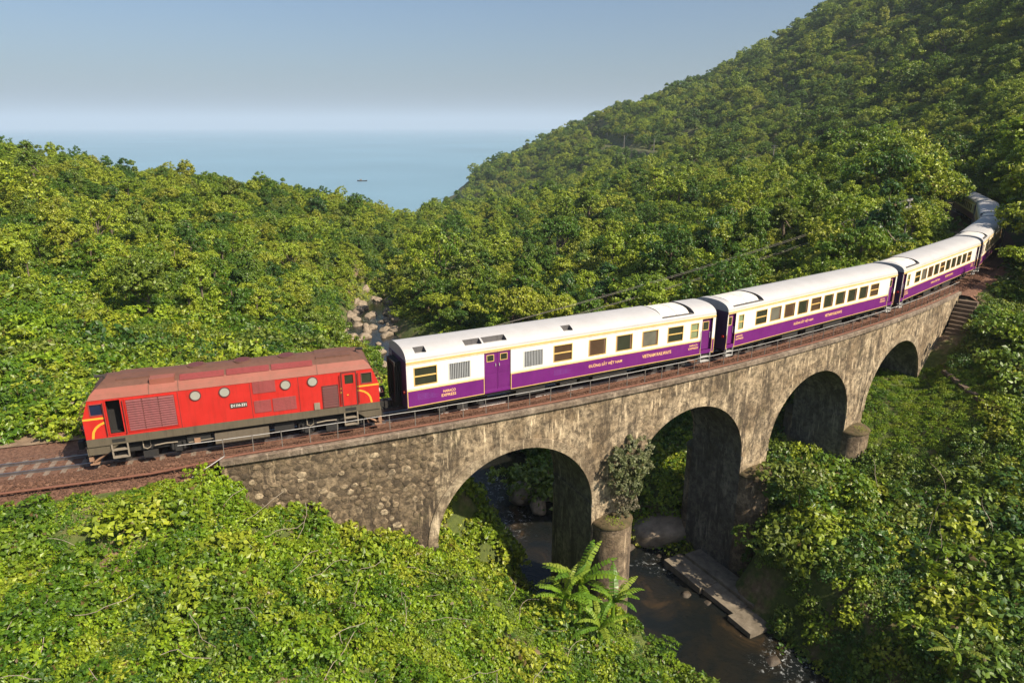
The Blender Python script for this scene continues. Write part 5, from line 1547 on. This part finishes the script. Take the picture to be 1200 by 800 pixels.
boulder(9.6, 53.5, -15.4, 2.6, 2.4, 1.9, 3, 2.0, 'broad dark boulder up the shaded bank behind the middle arch')
boulder(15.6, 33.2, -16.05, 0.6, 0.5, 0.3, 4, 1.0, 'small wet rock in the stream below the concrete apron')
boulder(8.6, 34.2, -16.05, 0.5, 0.5, 0.3, 5, 0.3, 'small wet rock at the foot of the banana plants')
boulder(4.6, 53.2, -15.9, 2.4, 1.6, 0.55, 4, 0.8, 'low flat rock shelf across the stream beyond the first arch')
rg = random.Random(17)
n = 0
for i in range(400):
    if n >= 95: break
    t = rg.uniform(0, 1); a = 6.6 + t * 4.0; k = int(a); f = a - k
    p, q = RIVER[k], RIVER[k + 1]
    x = p[0] * (1 - f) + q[0] * f + rg.uniform(-5.2, 5.2); y = p[1] * (1 - f) + q[1] * f + rg.uniform(-2, 2); zz = p[2] * (1 - f) + q[2] * f
    r = rg.uniform(0.4, 1.35)
    boulder(x, y, max(zz, gz(x, y)) + 0.05, r, r * rg.uniform(0.7, 1), r * rg.uniform(0.55, 0.85), n, rg.uniform(0, 6), 'pale tan boulder in the rocky stream bed behind the locomotive tail', 'boulders in the upper stream bed')
    n += 1
n = 0
for i in range(200):
    if n >= 70: break
    kk = rg.randint(1, 5); ff = rg.random(); P0, P1 = RIVER[kk], RIVER[kk + 1]; sd = rg.choice((-1, 1)) * (P0[3] + rg.uniform(-1.6, 0.8))
    dxy = Vector((P1[0] - P0[0], P1[1] - P0[1], 0)).normalized(); x = P0[0] + (P1[0] - P0[0]) * ff + dxy.y * sd; y = P0[1] + (P1[1] - P0[1]) * ff - dxy.x * sd; r = rg.uniform(0.15, 0.55)
    if min(abs(s_off(x, y)[0] - q) for q in PIERS) < 1.9 and abs(s_off(x, y)[1]) < 4.2: continue
    boulder(x, y, max(-16.2, gz(x, y)) + 0.02, r, r * 0.8, r * 0.6, n, rg.uniform(0, 6), 'small stone at the stream edge around the viaduct piers', 'stones at the stream edge')
    n += 1

# concrete apron at the middle pier
ap = empty('concrete_apron', (13.6, 39.6, -16.0), math.atan2(-6.7, 3.6)); tag(ap, 'broken concrete apron slab along the stream at the middle pier', 'apron')
for x0, x1, y0, y1, dz, rx in ((-3.9, -0.2, -0.75, 0.8, 0.0, 0.0), (-0.15, 2.6, -0.55, 0.95, -0.06, 0.02), (2.65, 4.6, -0.9, 0.9, -0.16, -0.03), (-3.5, 3.0, 0.84, 2.3, 0.18, 0.0)):
    b = MB(); b.box(x0, x1, y0, y1, -0.5 + dz, 0.42 + dz); o = b.build('slab', M['apron'], ap); o.rotation_euler = (rx, rx * 0.5, rx)

# ------------------------------------------------------------------ banana plants and single bushes
def banana(x, y, z, h, nl, seed, label, group=None, lean=0.0):
    r = random.Random(seed); root = empty('banana_plant', (x, y, z), r.uniform(0, 6)); tag(root, label, 'banana plant', group)
    b = MB(); b.tube([(0, 0, -0.6), (0.04, 0.02, h * 0.35), (0.0, 0.05, h * 0.62)], [0.13, 0.11, 0.07], 8); b.build('stem', M['leaf_banana'], root)
    for k in range(nl):
        a = 2 * math.pi * k / nl + r.uniform(-0.4, 0.4); el = r.uniform(0.5, 1.5); L_ = h * r.uniform(0.75, 1.05); wd = L_ * r.uniform(0.085, 0.115)
        lf = MB(); NS = 14; up = []; 
        d = Vector((math.cos(a), math.sin(a), 0)); p = Vector((0, 0.03, h * 0.55)); e = el; pts = []
        for i in range(NS + 1):
            pts.append(p.copy()); p = p + (d * math.cos(e) + Vector((0, 0, math.sin(e)))) * (L_ / NS); e -= r.uniform(0.03, 0.16)
        side_ = Vector((-d.y, d.x, 0))
        for sgn in (-1, 1):
            for i in range(1, NS):
                t0, t1 = i / NS, (i + 0.8) / NS
                w0 = wd * math.sin(math.pi * min(1, 0.12 + t0 * 0.9)) ** 0.6; w1 = wd * math.sin(math.pi * min(1, 0.12 + t1 * 0.88)) ** 0.6
                dr = Vector((0, 0, -1)); n0 = side_ * sgn * w0 + dr * w0 * r.uniform(0.1, 0.4); n1 = side_ * sgn * w1 + dr * w1 * r.uniform(0.1, 0.5)
                a0, a1 = pts[i], pts[i].lerp(pts[min(i + 1, NS)], r.uniform(0.6, 0.95))
                lf.quad(a0, a1, a1 + n1 + d * 0.05, a0 + n0 + d * 0.05)
        lf.tube(pts, [0.03 * (1 - 0.06 * i) for i in range(NS + 1)], 4, False)
        o = lf.build('leaf', M['leaf_banana'], root)
    return root
for k, (x, y, h, nl, lab) in enumerate(((3.7, 31.2, 3.0, 13, 'tall banana plant with upright torn leaves below the first pier'), (5.6, 31.4, 2.4, 12, 'spreading banana plant closest to the water under the first pier'),
                                        (2.7, 29.6, 2.3, 10, 'low banana plant leaning over the vine carpet'), (4.6, 29.4, 2.0, 10, 'short young banana plant among creepers by the stream bend'))):
    banana(x, y, gz(x, y) + 0.5, h, nl, 40 + k, lab)
p = (22.6, 28.5); banana(p[0], p[1], gz(*p) + 0.9, 1.7, 5, 60, 'small banana plant poking out of the creepers of the shaded bank')

def bush(name, x, y, z, sc, meshes, label, seed, cat='bush', rot=(0, 0, 0)):
    r = random.Random(seed); root = empty(name, (x, y, z)); root.rotation_euler = rot; tag(root, label, cat)
    for k in range(5 if sc > 1.2 else 3):
        a = r.uniform(0, 6.28); d = sc * r.uniform(0.2, 0.55) * (k > 0)
        link_mesh('foliage', meshes[k % len(meshes)], root, (d * math.cos(a), d * math.sin(a), sc * r.uniform(-0.1, 0.5) * (k > 0)), (0, 0, a), sc * r.uniform(0.6, 0.95))
    b = MB(); b.tube([(0, 0, -sc * 0.9), (0.05, 0, 0.1)], [0.05 * sc, 0.03 * sc], 6)
    b.build('stem', M['bark'], root)
    return root
GREY = [make_shrub_mesh(70 + k, M['leaf_grey'], 0.13, 1500, 0.5, 1.0) for k in range(3)]
root = empty('hanging_shrub', W(75.6, 2.5, -4.9)); tag(root, 'grey-green shrub hanging on the wall above the mossy first cutwater', 'shrub')
for k, (ds, do, dz, sc) in enumerate(((0, 0.25, 0.55, 1.1), (0.6, 0.2, 1.0, 0.85), (-0.5, 0.15, -0.4, 0.85), (0.2, 0.2, -1.0, 0.8), (0.8, 0.1, 0.1, 0.75), (-0.1, 0.1, -1.7, 0.65), (-0.65, 0.1, 0.7, 0.75), (0.4, 0.1, -2.2, 0.55), (-0.3, 0.25, -2.4, 0.5))):
    o = link_mesh('foliage', GREY[k % 3], None, W(75.6 + ds, 2.4 + do, -4.9 + dz), (1.1, 0.2 * k, 75.6 / RC), sc * 1.2); under(o, root)
b = MB(); b.tube([W(75.4, 2.15, -6.3), W(75.5, 2.6, -5.4), W(75.6, 2.7, -4.6)], [0.05, 0.04, 0.02], 6); under(b.build('stem', M['bark']), root)
WEED = [make_shrub_mesh(80 + k, M['leaf_mid'], 0.12, 260, 0.5, 0.6) for k in range(2)]
for ps, lab in ((75.0, 'tuft of weeds on the mossy cap of the first cutwater'), (99.1, 'tuft of weeds on the cap of the last cutwater')):
    root = empty('weed_tuft', W(ps, 2.9, -7.6)); tag(root, lab, 'weeds')
    under(link_mesh('foliage', WEED[0], None, W(ps - 0.5, 2.9, -7.75), (0.2, 0, 1), (0.45, 0.45, 0.3)), root); under(link_mesh('foliage', WEED[1], None, W(ps - 0.1, 3.3, -7.95), (0.3, 0, 2), (0.35, 0.35, 0.25)), root)
def gbush(s, off, dz, sc, meshes, label, seed, name='bush'):
    p = W(s, off, 0); return bush(name, p.x, p.y, gz(p.x, p.y) + dz, sc, meshes, label, seed)
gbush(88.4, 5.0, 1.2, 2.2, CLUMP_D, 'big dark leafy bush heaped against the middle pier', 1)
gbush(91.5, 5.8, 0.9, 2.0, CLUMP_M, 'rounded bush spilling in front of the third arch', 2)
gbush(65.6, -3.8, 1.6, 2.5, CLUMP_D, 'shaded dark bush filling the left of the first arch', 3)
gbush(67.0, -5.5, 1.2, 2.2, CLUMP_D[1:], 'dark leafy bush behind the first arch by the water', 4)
gbush(113.5, 7.0, 1.0, 1.9, CLUMP_M, 'bright rounded bush beside the abutment steps', 5)
gbush(80.0, -14, 1.5, 3.0, CLUMP_D[2:] + CLUMP_D[:1], 'shaded bush on the rocks behind the middle arch', 6)

# bare dry stems on the east bank
for k in range(9):
    r = random.Random(300 + k); x, y = 27 + r.uniform(-4, 10), 34 + r.uniform(-6, 9); z = gz(x, y) + 0.6
    b = MB(); p = Vector((x, y, z)); d = Vector((r.uniform(-0.4, 0.4), r.uniform(-0.4, 0.4), 1)).normalized(); pts = [p.copy()]
    for i in range(6): p = p + d * 0.42; d = (d + Vector((r.uniform(-0.25, 0.25), r.uniform(-0.25, 0.25), -0.10))).normalized(); pts.append(p.copy())
    b.tube(pts, [0.028 - 0.003 * i for i in range(7)], 5); o = b.build('dry_stem', M['drywood']); tag(o, 'thin bare grey stem sticking out of the creepers', 'dry stem', 'bare stems on the shaded bank')

st = MB(); r = random.Random(77)
for k in range(90):
    x, y = r.uniform(-24, 6), r.uniform(14, 31); so = s_off(np.array([x]), np.array([y]))[1][0]
    if so < 4: continue
    p = Vector((x, y, gz(x, y) + r.uniform(0.25, 0.6))); a = r.uniform(0, 6.28); pts = []
    for i in range(7):
        pts.append(p.copy()); a += r.uniform(-0.5, 0.5); p = p + Vector((math.cos(a) * 0.3, math.sin(a) * 0.3, r.uniform(-0.06, 0.16)))
    st.tube(pts, 0.014, 4, False)
tag(st.build('vine_stems', M['drywood']), 'thin dry stems straggling through the vine bank', kind='stuff')

# ------------------------------------------------------------------ telegraph poles and wires
def pole(x, y, z0, h, rz, label, arms=2, group='telegraph poles'):
    root = empty('telegraph_pole', (x, y, z0), rz); tag(root, label, 'pole', group)
    fat = 2.0 if y > 250 else 1.0
    b = MB(); b.tube([(0, 0, -1), (0, 0, h)], [0.13 * fat, 0.08 * fat], 8); b.build('post', M['wood'], root)
    for k in range(arms):
        b = MB(); z = h - 0.25 - 0.9 * k; b.box(-0.95 * fat, 0.95 * fat, -0.05 * fat, 0.05 * fat, z - 0.05 * fat, z + 0.05 * fat); a = b.build('crossarm', M['wood'], root)
        for q in (-0.85, -0.5, 0.5, 0.85):
            i_ = MB(); i_.tube([(q, 0, z + 0.05), (q, 0, z + 0.22)], 0.045, 6); i_.build('insulator', M['white'], a)
    return root
A = (49.7, 86.6)
pole(A[0], A[1], gz(*A), 5.9 - gz(*A), 0.75, 'telegraph pole among trees inside the curve beside the third coach')
pole(123, 203, 0, 7.9, 1.3, 'telegraph pole over the tree tops on the hidden stretch of line', 3)
pole(112, 303, -0.4, 7.2, 1.9, 'telegraph pole on the far railway ledge, next to the spur')
pole(80, 600, -0.4, 9.5, 1.6, 'telegraph pole at the headland end of the far ledge'); pole(82, 520, -0.4, 8.5, 1.6, 'second telegraph pole along the far ledge from the headland'); pole(88, 440, -0.4, 7.5, 1.6, 'third telegraph pole along the far ledge from the headland')
Bp = (-8.5, 56.0); zB = gz(*Bp)
pole(Bp[0], Bp[1], zB, -3.6 - zB, 0.75, 'telegraph pole down in the ravine hidden behind the train')
for k, (q, dz) in enumerate(((-0.85, 0), (0.85, 0.0), (-0.85, -0.9), (0.85, -0.9))):
    ca, sa = math.cos(0.75) * q, math.sin(0.75) * q
    p0 = Vector((A[0] + ca, A[1] + sa, 5.87 + dz)); p1 = Vector((Bp[0] + ca, Bp[1] + sa, -3.63 + dz)); pts = []
    for i in range(25):
        t = i / 24; p = p0.lerp(p1, t); p.z -= (0.7 + 0.1 * k) * 4 * t * (1 - t); pts.append(p)
    b = MB(); b.tube(pts, 0.017, 4); o = b.build('telegraph_wire', M['galv']); tag(o, 'thin dark telegraph wire sagging across the ravine behind the coaches', 'wire', 'telegraph wires')

# ------------------------------------------------------------------ fishing boat far out
bt = empty('fishing_boat', (-212, 990, SEA_Z), 0.1); tag(bt, 'tiny dark fishing boat out on the sea', 'boat')
b = MB(); NB = 8
ring = lambda z, k: [(-7 + 14 * i / NB, (1 if j else -1) * k * 1.7 * math.sin(math.pi * (0.08 + 0.88 * i / NB)) ** 0.6, z + 0.8 * (abs(i - NB / 2) / NB * 2) ** 2) for j in (0, 1) for i in range(NB + 1)]
lo_, hi_ = ring(-0.4, 0.55), ring(1.2, 1.0); m_ = NB + 1
fs = []
for i in range(NB): fs += [(i, i + 1, 2 * m_ + i + 1, 2 * m_ + i), (m_ + i, 3 * m_ + i, 3 * m_ + i + 1, m_ + i + 1), (2 * m_ + i, 2 * m_ + i + 1, 3 * m_ + i + 1, 3 * m_ + i)]
b.add(lo_ + hi_, fs); b.build('hull', M['under'], bt)
b = MB(); b.box(-3.5, -0.5, -0.9, 0.9, 1.0, 3.0); b.box(-3.8, -0.2, -1.1, 1.1, 3.0, 3.15); b.build('wheelhouse', M['wood'], bt)

# ------------------------------------------------------------------ loose ballast stones along the visible shoulder
bm_ = []
for k in range(3):
    r = random.Random(k); q = MB(); pts = [Vector((r.uniform(-1, 1), r.uniform(-1, 1), r.uniform(-1, 1))).normalized() * r.uniform(0.75, 1.1) for _ in range(1)]
    oc = [(1, 0, 0), (-1, 0, 0), (0, 1, 0), (0, -1, 0), (0, 0, 1), (0, 0, -1)]
    q.add([tuple(c * r.uniform(0.7, 1.2) for c in o_) for o_ in oc], [(0, 2, 4), (2, 1, 4), (1, 3, 4), (3, 0, 4), (2, 0, 5), (1, 2, 5), (3, 1, 5), (0, 3, 5)]); bm_.append(q.mesh('ballast_stone', M['ballast']))
rs = np.random.RandomState(44)
nb = 26000
S_ = rs.uniform(28, 135, nb); O_ = np.where(rs.rand(nb) < 0.8, rs.uniform(0.9, 2.0, nb), rs.uniform(-1.9, 0.9, nb)); O_ = np.where((S_ < 54) & (rs.rand(nb) < 0.6), rs.uniform(0.8, 3.2, nb), O_)
Zb = np.interp(O_, [-1.9, -1.45, 1.25, 1.75, 2.6, 3.3], [-0.30, -0.13, -0.13, -0.25, -0.36, -0.7]) + 0.01
pts = np.array([W(a, b_, c) for a, b_, c in zip(S_, O_, Zb)])
sc = rs.uniform(0.03, 0.075, (nb, 1)) * rs.uniform(0.7, 1.2, (nb, 3))
scatter('ballast_stones', pts, rs.uniform(0, 6.28, (nb, 3)), sc, proto_collection('ballast_stone_shapes', bm_), 3, 'loose reddish brown ballast stones beside the rails', 45)

# ------------------------------------------------------------------ sea haze
hz = MB(); hz.box(-30000, 30000, -300, 30000, SEA_Z - 35, 330)
m = bpy.data.materials.new('sea_haze'); m.use_nodes = True; n = m.node_tree; n.nodes.clear()
out = n.nodes.new('ShaderNodeOutputMaterial'); pv = n.nodes.new('ShaderNodeVolumePrincipled')
pv.inputs['Color'].default_value = (0.58, 0.68, 0.80, 1); pv.inputs['Density'].default_value = 0.00013; pv.inputs['Anisotropy'].default_value = 0.0
n.links.new(pv.outputs[0], out.inputs['Volume'])
tag(hz.build('haze', m), 'pale sea haze filling the air', kind='stuff')
